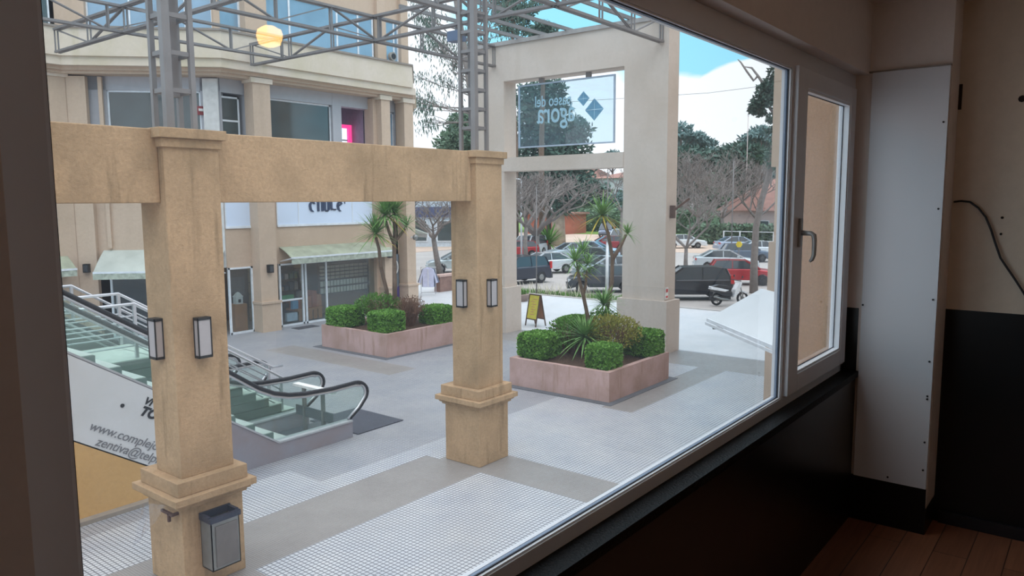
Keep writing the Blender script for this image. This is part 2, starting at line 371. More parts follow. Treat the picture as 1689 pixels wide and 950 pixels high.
# torn clear plastic and bracket on the same pedestal
t = thing('wall_bracket', 'rusty bracket under the moulding of the bin column', 'bracket', (4.18, 8.3, .95))
m = MB(); m.bar((4.18, 8.2, .95), (4.09, 8.2, .95), .03); m.bar((4.10, 8.16, .96), (4.10, 8.42, .96), .03); m.bar((4.10, 8.26, .96), (4.10, 8.26, .86), .03)
m.build('arm', plain('rust_brown', (84, 60, 54), .8), t)
m = MB(); n = 9; rr = random.Random(3)
for i in range(n+1):
    for j in range(5):
        tt = i/n; m.v.append((4.07-.03*j/4-.10*tt*(.4+rr.random()*.6)-.012*j, 8.30+.42*tt+(j-2)*.02, 1.07-.06*tt-(.13*j)*(0.35+.65*tt)))
for i in range(n):
    for j in range(4): m.f.append((i*5+j, i*5+j+1, (i+1)*5+j+1, (i+1)*5+j)); m.mi.append(0)
single('plastic_sheet', m, clearglass('torn_clear_plastic', (.93, .93, .95, 1), .10, .15), 'torn clear plastic hanging from the column moulding', 'plastic sheet', smooth=True)
# ---- lattice towers above the columns
def lattice_tower(cx, cy, z1, zs, label):
    t = thing('lattice_tower', label, 'steel tower', (cx, cy, 5.31)); h = .15
    for a, b in ((-1, -1), (1, -1), (-1, 1), (1, 1)):
        m = MB(); pw_ = .045 if (a, b) == (-1, -1) else .028; m.box(cx+a*h-pw_, cx+a*h+pw_, cy+b*h-pw_, cy+b*h+pw_, 5.31, z1); m.build('post', M['truss'], t)
    for z in zs:
        m = MB()
        for (p, q) in (((-h, -h), (h, -h)), ((h, -h), (h, h)), ((h, h), (-h, h)), ((-h, h), (-h, -h))):
            m.bar((cx+p[0], cy+p[1], z), (cx+q[0], cy+q[1], z), .03, .05)
        m.build('rung', M['truss'], t)
    m = MB(); m.box(cx-.02, cx+.09, cy+.02, cy+.10, 5.7, z1); m.build('inner_post', M['truss'], t)
lattice_tower(*C1, 8.93, [5.75+.41*i for i in range(8)], 'grey lattice tower rising from the bin column')
lattice_tower(*C2, 8.93, [5.70+.31*i for i in range(10)], 'grey lattice tower rising from the planter column')
# ---- roof trusses
ZB, ZT = 8.93, 9.58
def truss(a, b, n, label, zb=ZB, zt=ZT, diag=True):
    a = Vector(a); b = Vector(b); t = thing('roof_truss', label, 'roof truss', (a.x, a.y, zb))
    side = (b-a).normalized().cross(Vector((0, 0, 1)))*.055
    def P(s, z): v = a+(b-a)*s; return Vector((v.x, v.y, z))
    m = MB(); m.bar(P(0, zb)+side, P(1, zb)+side, .07, .06); m.bar(P(0, zb)-side, P(1, zb)-side, .07, .06); m.build('bottom_chord', M['truss'], t)
    m = MB(); m.bar(P(0, zt)+side, P(1, zt)+side, .07, .06); m.bar(P(0, zt)-side, P(1, zt)-side, .07, .06); m.build('top_chord', M['truss'], t)
    for i in range(n+1):
        m = MB()
        for s in (side*.8, -side*.8): m.bar(P(i/n, zb)+s, P(i/n, zt)+s, .035, .035)
        m.build('upright', M['truss'], t)
        if diag and i < n:
            m = MB(); z0_, z1_ = (zb, zt) if i % 2 else (zt, zb)
            for s in (side*.5, -side*.5): m.bar(P(i/n, z0_)+s, P((i+1)/n, z1_)+s, .03, .03)
            m.build('brace', M['truss'], t)
    return t
truss((9.85, 7.6, 0), (9.85, 24.9, 0), 8, 'long roof truss from the planter column tower to the far facade')
truss((14.75, 6.0, 0), (14.75, 22.4, 0), 8, 'roof truss over the planters running to the far facade')
truss((9.9, 16.5, 0), (20.0, 16.5, 0), 6, 'roof truss crossing to the left post of the gateway')
truss((4.2, 20.7, 0), (14.7, 20.7, 0), 6, 'roof truss crossing near the rounded corner of the shops')
truss((9.9, 12.5, 0), (14.7, 12.5, 0), 3, 'short roof truss between the two long ones')
truss((13.5, 10.35, 0), (19.98, 10.35, 0), 4, 'roof truss fixed to the right post of the gateway')
for i, y in enumerate((11.4, 13.6, 14.6, 15.5)):
    single('roof_purlin', MB().bar((14.8, y, 9.72), (20.5, y, 9.74), .07, .10), M['truss'], 'thin steel purlin resting on the gateway top, '+('nearest the right post', 'second from the right', 'third from the right', 'leftmost of four')[i], 'purlin', 'purlins over the gateway')
# ---- floodlight hung under the truss
p = at(753, 52, 0, 14.75)
t = thing('floodlight', 'small dark floodlight hung under the roof truss', 'floodlight', (14.75, p.y, p.z))
B(p.x-.14, p.x+.14, p.y-.2, p.y+.2, p.z-.25, p.z).build('housing', plain('blue_grey_housing', (88, 104, 130), .5), t)
B(p.x-.03, p.x+.03, p.y-.03, p.y+.03, p.z, ZB).build('hanger', M['truss'], t)

# ================================================================== GATEWAY
t = thing('gateway', 'tall beige gateway portal at the car park edge', 'gateway', (20.3, 13.5, 0))
GX0, GX1 = 20.0, 20.66
for nm, ya, yb in (('right', 10.12, 11.54), ('left', 16.10, 17.52)):
    B(GX0, GX1, ya, yb, 1.5, 8.40).build('pillar', M['gate'], t)
    B(GX0-.1, GX1+.1, ya-.12, yb+.12, 0, 1.55).build('pillar_base', M['gate'], t)
B(GX0, GX1, 10.12, 17.52, 8.40, 9.55).build('lintel', M['gate'], t)
B(GX0-.06, GX1+.06, 10.06, 17.58, 9.55, 9.68).build('coping', plain('grey_coping', (160, 156, 154), .8), t)
B(GX0-.02, GX1, 11.54, 16.3, 5.46, 5.91).build('cross_beam', M['gate'], t)
# hanging glass sign seen from behind
X0 = 20.25; pa = at(857, 142, 0, X0); pb = at(1013, 123, 0, X0); pc = at(1011, 235, 0, X0)
ya, yb, zt, zb = pa.y, pb.y, 8.20, 6.26
t = thing('hanging_glass_sign', 'framed clear glass sign hanging in the gateway opening', 'sign', (X0, (ya+yb)/2, zb))
B(X0-.006, X0+.006, yb, ya, zb, zt).build('glass_panel', clearglass('sign_glass', (.84, .92, .95, 1), .05, 0, 1.5, (.6, .8, .95, 1)), t)
m = MB(); e = .045
m.box(X0-.03, X0+.03, yb-e, yb, zb-e, zt+e); m.box(X0-.03, X0+.03, ya, ya+e, zb-e, zt+e); m.box(X0-.03, X0+.03, yb, ya, zt, zt+e); m.box(X0-.03, X0+.03, yb, ya, zb-e, zb)
m.build('frame', plain('aluminium_sign_frame', (176, 190, 208), .4, .4), t)
for yy in (yb+.9, ya-.9): B(X0-.05, X0+.05, yy-.08, yy+.08, zt+e, 8.4).build('hanger', M['truss'], t)
etch = plain('etched_white_lettering', (224, 238, 246), .7)
# the lettering faces the car park: its left is at small y seen from +x
def signtext(s, size, y, z, off=0.0, sx_=.75):
    return text_mesh('lettering', s, size, etch, t, basis((X0+.02, y, z), (0, 1, 0), (0, 0, 1)) @ Matrix.Diagonal((sx_, 1, 1, 1)), 0, .003, off)
signtext('paseo del', .50, yb+1.55, 7.50, .004); signtext('ágora', .92, yb+1.42, 6.98, .008, .72)
def diamond(y, z, r):
    m = MB()
    for a in range(4):
        q = [(0, r), (r, 0), (0, -r), (-r, 0)]; g_ = .03
        p0 = Vector(q[a]); p1 = Vector(q[(a+1) % 4]); c = (p0+p1)*.25
        pts = [c*g_*2, p0*(1-g_)*.95+c*g_, p1*(1-g_)*.95+c*g_]
        m.slab([(X0+.012, y+p_[0], z+p_[1]) for p_ in pts], (.006, 0, 0))
    m.build('diamond_emblem', plain('emblem_blue_grey', (140, 182, 206), .6), t)
diamond(yb+1.10, 7.62, .24); diamond(yb+.70, 7.26, .36)
# small warning stickers and lamp bracket on the gateway pillars
def sticker(y, z, label):
    t = thing('warning_sticker', label, 'sticker', (GX0-.01, y, z))
    B(GX0-.02, GX0-.002, y-.09, y+.09, z-.16, z+.16).build('plate', M['paper'], t)
    m = MB(); m.lathe([(.07, GX0-.024-GX0), (.07, -.02)], (GX0, y, z+.05), 14, axis='x'); m.build('red_ring', plain('sticker_red', (200, 60, 60), .6), t)
    B(GX0-.024, GX0-.02, y-.07, y+.07, z-.13, z-.07).build('red_bar', MC['sticker_red'], t)
sticker(16.28, 1.78, 'small white and red sticker on the left gateway pillar')
t = thing('warning_sticker', 'small white and red sticker on the right gateway pillar', 'sticker', (20.1, 10.11, 1.75))
B(20.02, 20.2, 10.10, 10.118, 1.6, 1.95).build('plate', M['paper'], t)
B(20.05, 20.17, 10.095, 10.10, 1.80, 1.90).build('red_ring', MC['sticker_red'], t)
B(20.05, 20.17, 10.095, 10.10, 1.64, 1.70).build('red_bar', MC['sticker_red'], t)
p = at(1106, 340, 1, 10.12)
m = MB(); m.box(p.x-.05, p.x+.05, 9.98, 10.12, p.z-.35, p.z+.02); m.bar((p.x, 10.05, p.z-.15), (p.x+.35, 9.7, p.z+.22), .06)
single('lamp_bracket', m, plain('rust_brown2', (96, 74, 66), .8), 'rusty arm bracket on the side of the right gateway pillar', 'bracket')

# ================================================================== PLANTERS
def planter(x0, x1, y0, y1, h, label):
    t = thing('planter_box', label, 'planter', ((x0+x1)/2, (y0+y1)/2, 0)); w = .13
    m = MB(); m.box(x0, x1, y0, y0+w, 0, h); m.box(x0, x1, y1-w, y1, 0, h); m.box(x0, x0+w, y0+w, y1-w, 0, h); m.box(x1-w, x1, y0+w, y1-w, 0, h)
    m.build('planter_wall', M['pink'], t)
    B(x0-.2, x1+.2, y0-.16, y1+.2, 0, .012).build('dark_border', plain('dark_grey_border', (96, 98, 104), .7), t)  # thin dark grey sheet around the planter foot
    n = 14; m = MB(); rr = random.Random(int(x0*10))
    for i in range(n+1):
        for j in range(n+1): m.v.append((x0+w+(x1-x0-2*w)*i/n, y0+w+(y1-y0-2*w)*j/n, h-.08+rr.uniform(-.03, .04)+.08*math.sin(i/n*math.pi)*math.sin(j/n*math.pi)))
    for i in range(n):
        for j in range(n): m.f.append((i*(n+1)+j, (i+1)*(n+1)+j, (i+1)*(n+1)+j+1, i*(n+1)+j+1)); m.mi.append(0)
    m.build('soil', M['soil'], t, smooth=True)
planter(14.27, 17.16, 8.53, 11.35, .69, 'pinkish square planter right of the planter column')
planter(14.62, 17.6, 16.12, 19.1, .69, 'pinkish square planter in front of the shop doors')
def hedge(cx, cy, hx, hy, z0, z1, label, group=None):
    t = thing('box_hedge', label, 'hedge', (cx, cy, z0)); rr = random.Random(int(cx*100+cy*10)); m = MB()
    n = 9; q = .07
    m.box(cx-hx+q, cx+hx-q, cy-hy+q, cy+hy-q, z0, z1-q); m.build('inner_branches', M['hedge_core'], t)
    m = MB()
    for _ in range(5200):
        f = rr.random()
        u, v = rr.uniform(-1, 1), rr.uniform(-1, 1)
        if f < .3: p = Vector((u*hx, v*hy, z1)); nrm = Vector((0, 0, 1))
        elif f < .48: p = Vector((hx, u*hy, z0+(v+1)/2*(z1-z0))); nrm = Vector((1, 0, 0))
        elif f < .65: p = Vector((-hx, u*hy, z0+(v+1)/2*(z1-z0))); nrm = Vector((-1, 0, 0))
        elif f < .83: p = Vector((u*hx, -hy, z0+(v+1)/2*(z1-z0))); nrm = Vector((0, -1, 0))
        else: p = Vector((u*hx, hy, z0+(v+1)/2*(z1-z0))); nrm = Vector((0, 1, 0))
        # round the corners off
        zc = (z0+z1)/2; e = Vector((p.x/hx, p.y/hy, (p.z-zc)/((z1-z0)/2))); k = (abs(e.x)**7+abs(e.y)**7+abs(e.z)**7)**(1/7)
        p = Vector((p.x/k, p.y/k, zc+(p.z-zc)/k)); p *= 1.0
        p = Vector((cx+p.x, cy+p.y, p.z))-nrm*rr.uniform(.0, .06)
        d = nrm*.7+Vector((rr.uniform(-1, 1), rr.uniform(-1, 1), rr.uniform(-.4, 1)))
        m.leaf(p, d, rr.uniform(.04, .07), rr.uniform(.03, .045), 0, rr)
    m.build('foliage', M['hedge'], t)
ZS = .64
hedge(14.95, 10.95, .42, .42, ZS, ZS+.60, 'clipped cube hedge at the left corner of the right planter')
hedge(14.78, 8.98, .33, .33, ZS, ZS+.56, 'small clipped cube hedge at the near corner of the right planter')
hedge(16.72, 9.0, .40, .40, ZS, ZS+.62, 'clipped cube hedge at the right corner of the right planter')
hedge(15.12, 18.55, .45, .45, ZS, ZS+.60, 'clipped cube hedge at the left corner of the left planter')
hedge(15.12, 16.68, .42, .42, ZS, ZS+.62, 'clipped cube hedge at the near corner of the left planter')
hedge(17.18, 16.62, .42, .42, ZS, ZS+.56, 'clipped cube hedge at the right corner of the left planter')
hedge(16.6, 10.9, .45, .42, ZS, ZS+.80, 'clipped hedge at the back corner of the right planter')
def shrub(cx, cy, r, z0, h, mat, label, n=1500, twigs=40, leaf=.06):
    t = thing('shrub', label, 'shrub', (cx, cy, z0)); rr = random.Random(int(cx*77+cy*13)); m = MB()
    for _ in range(twigs):
        a = rr.uniform(0, 6.28); k = rr.uniform(.3, 1); top = Vector((cx+math.cos(a)*r*k, cy+math.sin(a)*r*k, z0+h*rr.uniform(.6, 1)))
        b = Vector((cx+math.cos(a)*r*.2, cy+math.sin(a)*r*.2, z0)); mid = (b+top)/2+Vector((rr.uniform(-.08, .08), rr.uniform(-.08, .08), .05))
        m.tube([b, mid, top], [.012, .008, .004], 4)
        for _ in range(3):
            m.tube([mid, mid+Vector((rr.uniform(-.2, .2), rr.uniform(-.2, .2), rr.uniform(.05, .3)))], [.006, .003], 3)
    m.build('stems', M['twig'], t)
    if n:
        m = MB()
        for _ in range(n):
            v = Vector((rr.gauss(0, 1), rr.gauss(0, 1), rr.gauss(0, 1))).normalized()*rr.uniform(.55, 1)
            p = Vector((cx+v.x*r, cy+v.y*r, z0+h*.62+v.z*h*.40))
            m.leaf(p, v+Vector((rr.uniform(-.6, .6), rr.uniform(-.6, .6), rr.uniform(0, 1))), rr.uniform(.6, 1.3)*leaf, leaf*.5, 0, rr)
        m.build('foliage', mat, t)
shrub(15.75, 10.5, .66, ZS, .92, M['bush'], 'loose green shrub left of the yucca in the right planter')
shrub(15.95, 9.45, .72, ZS, 1.05, M['bush_y'], 'yellowing shrub right of centre in the right planter', 2300, 70)
shrub(16.6, 10.15, .5, ZS, 1.05, M['bush'], 'green shrub at the back of the right planter')
shrub(15.9, 17.9, .75, ZS, .98, M['bush'], 'spreading green shrub in the left planter', 2400, 60)
shrub(16.3, 16.9, .55, ZS, .95, M['twig'], 'bare twiggy shrub right of the near hedge in the left planter', 250, 90, .05)
shrub(16.9, 17.6, .5, ZS, .85, M['twig'], 'bare twiggy shrub at the back of the left planter', 200, 80, .05)
def rosette(m, c, n, L_, w, rr, lo=-.35, mi=0, yellow=0):
    for i in range(n):
        a = i*2.39996+rr.uniform(-.2, .2); e = lo+(1.25-lo)*((i+.5)/n)**.8
        d = Vector((math.cos(a)*math.cos(e), math.sin(a)*math.cos(e), math.sin(e)))
        m.sword(c, d, L_*rr.uniform(.8, 1.1), w, rr.uniform(.12, .35), 1 if i < yellow else mi)
def cordyline(name, base, trunks, heads, label, L_=.5, n=70):
    t = thing(name, label, 'palm-like plant', base); rr = random.Random(int(base[0]*31+len(trunks)))
    for pts, r in trunks:
        MB().tube(pts, [r*(1-.35*i/(len(pts)-1)) for i in range(len(pts))], 7).build('trunk', M['bark'], t, smooth=True)
    for c, k, y in heads:
        m = MB(); rosette(m, c, int(n*k), L_*k, .045*k+.01, rr, -.5, 0, y); m.build('leaf_crown', [M['yucca'], M['yucca_y']], t)
YP = 10.1
def q(px, py, y=YP): return at(px, py, 1, y)
def gb(p, z=ZS): return (p[0], p[1], z)
b0 = gb(q(975, 560)); cordyline('cordyline', b0, [([b0, q(969, 520), q(962, 487), q(955, 460), q(952, 440)], .055), ([q(962, 487), q(966, 470), q(968, 445)], .04)],
    [(q(948, 430), .8, 0), (q(969, 436), .7, 0), (q(953, 447), .6, 6), (q(962, 414), .7, 0), (q(972, 450), .5, 3)], 'thin cordyline with two leaning heads left of the yucca', .80, 66)
b0 = gb(q(1000, 560, 10.4)); cordyline('cordyline', b0, [([b0, q(1001, 510, 10.4), q(1009, 465, 10.4), q(1010, 425, 10.4), q(1003, 385, 10.4), q(995, 365, 10.4)], .065), ([q(1010, 428, 10.4), q(1024, 405, 10.4), q(1032, 388, 10.4)], .06)],
    [(q(993, 355, 10.4), 1.0, 14), (q(1035, 385, 10.4), .55, 0)], 'tallest cordyline in the right planter with a yellow-fringed crown', .88, 100)
b0 = gb(q(967, 590, 9.9)); cordyline('yucca', b0, [([b0, q(966, 565, 9.9)], .06)], [(q(965, 556, 9.9), 1.25, 0)], 'low spiky yucca in the middle of the right planter', .66, 90)
b0 = gb(q(995, 540, 10.3)); cordyline('yucca', b0, [([b0, q(995, 515, 10.3)], .06)], [(q(996, 502, 10.3), 1.0, 0)], 'upper spiky yucca behind the yellowing shrub', .70, 85)
Y1 = 17.8
b0 = gb(q(640, 520, Y1)); cordyline('cordyline', b0, [([b0, q(638, 480, Y1), q(628, 440, Y1), q(625, 410, Y1), q(620, 392, Y1)], .07)], [(q(620, 385, Y1), 1.15, 4)], 'leaning cordyline on the left in the left planter', .84, 95)
b0 = gb(q(651, 520, Y1-.2)); cordyline('cordyline', b0, [([b0, q(651, 470, Y1-.2), q(650, 400, Y1-.2)], .09), ([q(650, 402, Y1-.2), q(641, 380, Y1-.2), q(637, 365, Y1-.2)], .06), ([q(650, 402, Y1-.2), q(652, 385, Y1-.2), q(650, 366, Y1-.2)], .06), ([q(650, 400, Y1-.2), q(662, 385, Y1-.2), q(668, 378, Y1-.2)], .055)],
    [(q(636, 354, Y1-.2), 1.25, 3), (q(651, 352, Y1-.2), 1.1, 0), (q(670, 373, Y1-.2), .7, 0), (q(643, 342, Y1-.2), .9, 0)], 'three-headed cordyline on the right in the left planter', .82, 90)

# ================================================================== ESCALATORS AND STAIR
TAN = .645
def esc_z(x, zflat, xk): return zflat if x >= xk else zflat+(xk-x)*TAN
def balustrade(parent, y, shift=0., w=.16, skirt_to=2.0, nm=''):
    # shift moves the profile along x
    f = lambda x: x+shift
    # handrail loop
    top = [(1.6, esc_z(1.6, 1.05, 7.75)), (4.25, esc_z(4.25, 1.05, 7.75)), (6.75, esc_z(6.75, 1.05, 7.75)), (7.25, 1.345), (7.55, 1.19), (7.85, 1.10), (8.2, 1.05), (8.8, 1.02), (9.35, 1.03)]
    loop = [(9.35+.30*math.sin(a), .80+.23*math.cos(a)) for a in [math.radians(d) for d in range(15, 135, 15)]]
    low = [(9.45, .52), (9.2, .36)]
    prof = top+loop+low
    MB().tube([(f(x), y, z) for x, z in prof], .038, 8).build('handrail', M['rubber'], parent, smooth=True)
    MB().tube([(f(x)-(.05 if i > len(top)-1 else 0), y, z-(.055 if i < len(top)+2 else 0)) for i, (x, z) in enumerate(prof)], .028, 6).build('handrail_track', M['chrome'], parent, smooth=True)
    # glass
    g = [(f(x), y, z-.05) for x, z in top+loop[:-1]]+[(f(9.42), y, .55), (f(9.15), y, .31), (f(7.56), y, .31), (f(6.76), y, .84), (f(1.6), y, .84+(6.76-1.6)*TAN)]
    MB().slab(g, (0, .012, 0)).build('glass_panel', M['esc_glass'], parent)
    # skirt / truss cladding
    s = [(f(9.2), y-w/2, 0), (f(9.2), y-w/2, .31), (f(7.56), y-w/2, .31), (f(6.76), y-w/2, .84), (f(1.6), y-w/2, .84+(6.76-1.6)*TAN), (f(1.6), y-w/2, .84+(6.76-1.6)*TAN-1.24), (f(6.15), y-w/2, 0)]
    MB().slab(s, (0, w, 0)).build('skirt_panel', M['skirt'], parent)
    m = MB(); m.bar((f(9.2), y, .32), (f(7.56), y, .32), w+.03, .03); m.bar((f(7.56), y, .32), (f(6.76), y, .85), w+.03, .03); m.bar((f(6.76), y, .85), (f(1.6), y, .85+(6.76-1.6)*TAN), w+.03, .03)
    m.build('skirt_trim', plain('pale_grey_trim', (170, 172, 176), .5), parent)
M['skirt'] = stucco('escalator_cladding', (146, 147, 158), (140, 98, 70), .8, .03, .35, .3, .06)
def escalator(ya, yb, shift, label):
    t = thing('escalator', label, 'escalator', (6+shift, (ya+yb)/2, 0))
    balustrade(t, ya, shift); balustrade(t, yb, shift)
    m = MB(); x = 8.3+shift; z = .02
    m.box(x, 9.4+shift, ya+.1, yb-.1, 0, .025)
    m.build('comb_plate', plain('comb_plate_steel', (104, 108, 116), .4, .5), t)
    m = MB(); i = 0
    while x > 2.0+shift and i < 20:
        x2 = x-.36; z2 = z+(.06 if i == 0 else (.15 if i == 1 else .232)); m.box(x2, x, ya+.1, yb-.1, z2-.5, z2); x, z = x2, z2; i += 1
    mt = MB(); xx, zz = 8.3+shift, .02
    for k in range(i): xx -= .36; zz += .06 if k == 0 else (.15 if k == 1 else .232); mt.box(xx+.01, xx+.35, ya+.12, yb-.12, zz, zz+.012)
    mt.build('tread', plain('pale_step_tread', (196, 200, 196), .5), t)
    st = m.build('step_band', plain('escalator_steps', (122, 132, 130), .5, .3), t)
    return t
E1 = escalator(11.25, 12.6, 0, 'nearest escalator rising to the left behind the bin column')
E2 = escalator(14.45, 15.6, -.05, 'second escalator beyond the staircase')
# dark landing plate on the paving
t = single('floor_grating', B(9.35, 10.55, 11.2, 12.7, 0, .02), plain('dark_floor_plate', (74, 78, 90), .45, .3), 'dark metal floor plate at the foot of the nearest escalator', 'floor plate')
# banner on the near side of the escalator
yb_ = 11.25-.08-.012
t = thing('escalator_banner', 'white banner with contact lettering on the escalator side', 'banner', (4.5, yb_, 1.0))
def edge_top(x): return .84+(6.76-x)*TAN-.02
def edge_bot(x): return edge_top(x)-1.22
bot0 = 1.2; 
MB().slab([(1.7, yb_, edge_bot(1.7)), (6.05, yb_, edge_bot(6.05)), (6.05, yb_, edge_top(6.05)), (1.7, yb_, edge_top(1.7))], (0, .012, 0)).build('vinyl_sheet', stucco('banner_vinyl', (214, 216, 220), (190, 190, 186), 1.2, .02, .15, .3, .04), t)
ink = plain('black_print', (32, 34, 42), .6); greyink = plain('grey_print', (120, 122, 128), .6)
dn = Vector((1, 0, -TAN*.92)); upv = Vector((0, 0, 1))
def btxt(s, px, py, size, mat, off=0., shear=.25, sp=1.0):
    p = at(px, py, 1, yb_-.006); return text_mesh('lettering', s, size, mat, t, basis(p, dn, upv), shear, .002, off, sp)
btxt('VI', 236, 665, .15, ink, .006); btxt('TO', 229, 683, .19, ink, .010)
btxt('www.complejozentiva', 145, 708, .185, greyink, .001, .2, .98); btxt('zentiva@telpin.com', 156, 734, .185, greyink, .001, .2, .98)
for a in ((202, 669, .03), (117, 715, .018)):
    p = at(a[0], a[1], 1, yb_-.006); m = MB(); m.lathe([(a[2], -.003), (a[2], .003)], p, 12, axis='y'); m.build('printed_dot', ink, t)
# yellow wall under the escalator
single('escalator_wall', MB().slab([(1.7, 11.16, 0), (6.1, 11.16, 0), (1.7, 11.16, edge_bot(1.7)-.02)], (0, .10, 0)), stucco('yellow_render', (212, 172, 118), (184, 146, 96), .8, .1, .3, .4, .12), 'yellow rendered wall under the escalator banner', 'wall')
single('wall_kerb', B(1.7, 6.2, 11.02, 11.16, 0, .06), plain('stone_kerb', (150, 140, 130), .8), 'low stone kerb along the yellow wall', 'kerb')
# board closing off the foot of the nearest escalator
t = thing('barrier', 'white topped barrier board across the foot of the nearest escalator', 'barrier', (8.9, 11.95, 0))
B(8.84, 8.98, 11.34, 12.52, .88, .93).build('top_board', M['paper'], t)
for y in (11.62, 12.2): B(8.86, 8.92, y, y+.06, 0.02, .88).build('post', M['steel'], t)
B(8.88, 8.90, 11.36, 12.5, .30, .50).build('lower_panel', plain('barrier_dark_panel', (92, 98, 104), .6), t)
# staircase between the two escalators
t = thing('outdoor_staircase', 'white edged staircase between the two escalators', 'staircase', (8, 13.5, 0))
n = 11; x = 9.3; z = 0; m = MB(); mt = MB()
for i in range(n):
    x2 = x-.28; m.box(2.5, x, 12.78, 14.25, z, z+.155); mt.box(x2-.0, x+.02, 12.76, 14.27, z+.155, z+.175); x, z = x2, z+.17
mt.box(2.5, x+.02, 12.76, 14.27, z-.015, z+.005)
m.build('step_block', plain('stair_riser_render', (120, 126, 122), .8), t); mt.build('tread', plain('pale_stone_tread', (214, 216, 210), .6), t)
def railing(y, xe, xb, zb_, label, n=4):
    t = thing('stair_railing', label, 'railing', (xe, y, 0)); ze = .95
    MB().tube([(xe+.25, y, ze), (xe, y, ze), (xb, y, zb_), (2.0, y, zb_)], .028, 8).build('top_rail', M['chrome'], t, smooth=True)
    for k in range(1, n+1):
        d = .17*k+.03; MB().tube([(xe-.1, y, ze-d), (xb, y, zb_-d), (2.0, y, zb_-d)], .014, 6).build('rail_rod', M['chrome'], t, smooth=True)
    for x in (xe-.1, (xe+xb)/2, xb, xb-1.6, xb-3.2):
        zt_ = ze+(zb_-ze)*max(0, min(1, (xe-x)/(xe-xb))); MB().bar((x, y, zt_-.93), (x, y, zt_), .05).build('post', M['chrome'], t)
railing(14.02, 9.4, 6.27, 2.86, 'brushed steel railing on the far side of the staircase')
railing(15.95, 9.3, 6.25, 2.88, 'brushed steel railing behind the second escalator')
railing(12.86, 8.9, 6.0, 2.80, 'brushed steel railing on the near side of the staircase')

# ================================================================== SHOP BUILDING ACROSS
class Fr:                                  # facade frame: s along, d outwards, z up
    def __init__(s, o, u, n): s.o = Vector(o); s.u = Vector(u).normalized(); s.n = Vector(n).normalized()
    def p(s, a, d, z): v = s.o+s.u*a+s.n*d; return Vector((v.x, v.y, z))
    def box(s, mb, a0, a1, d0, d1, z0, z1, mi=0):
        pts = [s.p(a0, d0, z0), s.p(a1, d0, z0), s.p(a1, d1, z0), s.p(a0, d1, z0), s.p(a0, d0, z1), s.p(a1, d0, z1), s.p(a1, d1, z1), s.p(a0, d1, z1)]
        if s.u.cross(s.n).z < 0: pts = [pts[i] for i in (3, 2, 1, 0, 7, 6, 5, 4)]
        return mb.hexa(pts, mi)
FB = Fr((14.05, 23.3, 0), (1, 0, 0), (0, -1, 0)); FC = Fr((14.05, 23.3, 0), (-1, 1, 0), (-1, -1, 0)); FA = Fr((10.65, 26.7, 0), (-1, 0, 0), (0, -1, 0))
LB, LC, LA = 8.35, 4.80, 9.0
t = thing('shopping_gallery', 'three-storey beige shopping gallery across the plaza', 'building', (17, 26, 0))
# slabs / cores in each storey; shop bay left open behind glass
def fwall(name, pieces, mat):
    m = MB()
    for F, a0, a1, d0, d1, z0, z1 in pieces: F.box(m, a0, a1, d0, d1, z0, z1)
    return m.build(name, mat, t)
fwall('lintel_wall', [(FB, 0, LB, -.3, 0, 2.28, 3.62), (FC, 0, LC, -.3, 0, 2.30, 5.0), (FA, 0, LA, -.3, 0, 2.30, 3.62), (FB, 0, LB, -.3, 0, 5.0, 5.8), (FA, 0, LA, -.3, 0, 5.0, 5.8), (FC, 0, LC, -.3, 0, 5.0, 5.8)], M['facade'])
fwall('sign_band', [(FB, .0, 1.1, -.2, .02, 3.62, 5.0), (FB, 2.0, 6.45, -.2, .02, 3.62, 5.0), (FA, 0, LA, -.2, .02, 3.62, 5.0)], M['white_panel'])
for a0, a1 in ((.0, 1.1), (2.0, 6.45)):
    m = MB(); FB.box(m, a0, a1, .02, .05, 3.60, 3.68)
    for a in ([a0, a1-.05] if a0 < 1 else [a0, 2.9, 5.4, a1-.05]): FB.box(m, a, a+.03, .02, .035, 3.68, 5.0)
    m.build('sign_band_frame', M['white_frame'], t)
fwall('wall_behind_sign', [(FB, 1.1, 2.0, -.3, 0, 3.62, 5.0), (FB, 6.45, LB, -.3, 0, 3.62, 5.0)], M['facade'])
# pilasters
def pil(F, a0, a1, d, z0, z1, mat=None, base=True):
    m = MB(); F.box(m, a0, a1, 0, d, z0, z1); 
    if base: F.box(m, a0-.03, a1+.05, 0, d+.06, z0, .98); F.box(m, a0-.06, a1+.08, 0, d+.1, .98, 1.06)
    m.build('pilaster', mat or M['facade'], t)
    if base:
        m = MB(); F.box(m, a0-.08, a1+.08, 0, d+.05, 8.45, 8.62); m.build('pilaster_cap', M['parapet'], t)
pil(FB, .93, 1.60, .50, 0, 8.5); pil(FB, 6.62, 7.08, .50, 0, 8.5); pil(FB, 7.85, 8.35, .5, 0, 8.5)
m = MB(); FB.box(m, 6.45, 6.62, -.3, .2, 0, 8.5); m.build('pilaster_return', M['facade'], t)
pil(FC, 4.05, 4.75, .22, 0, 8.5, None, False); pil(FA, .05, .55, .30, 0, 8.5); pil(FC, 3.60, 3.72, .1, 3, 8.5, None, False); pil(FC, .02, .5, .06, 2.3, 8.5, plain('pale_facade', (204, 202, 200), .8), False)
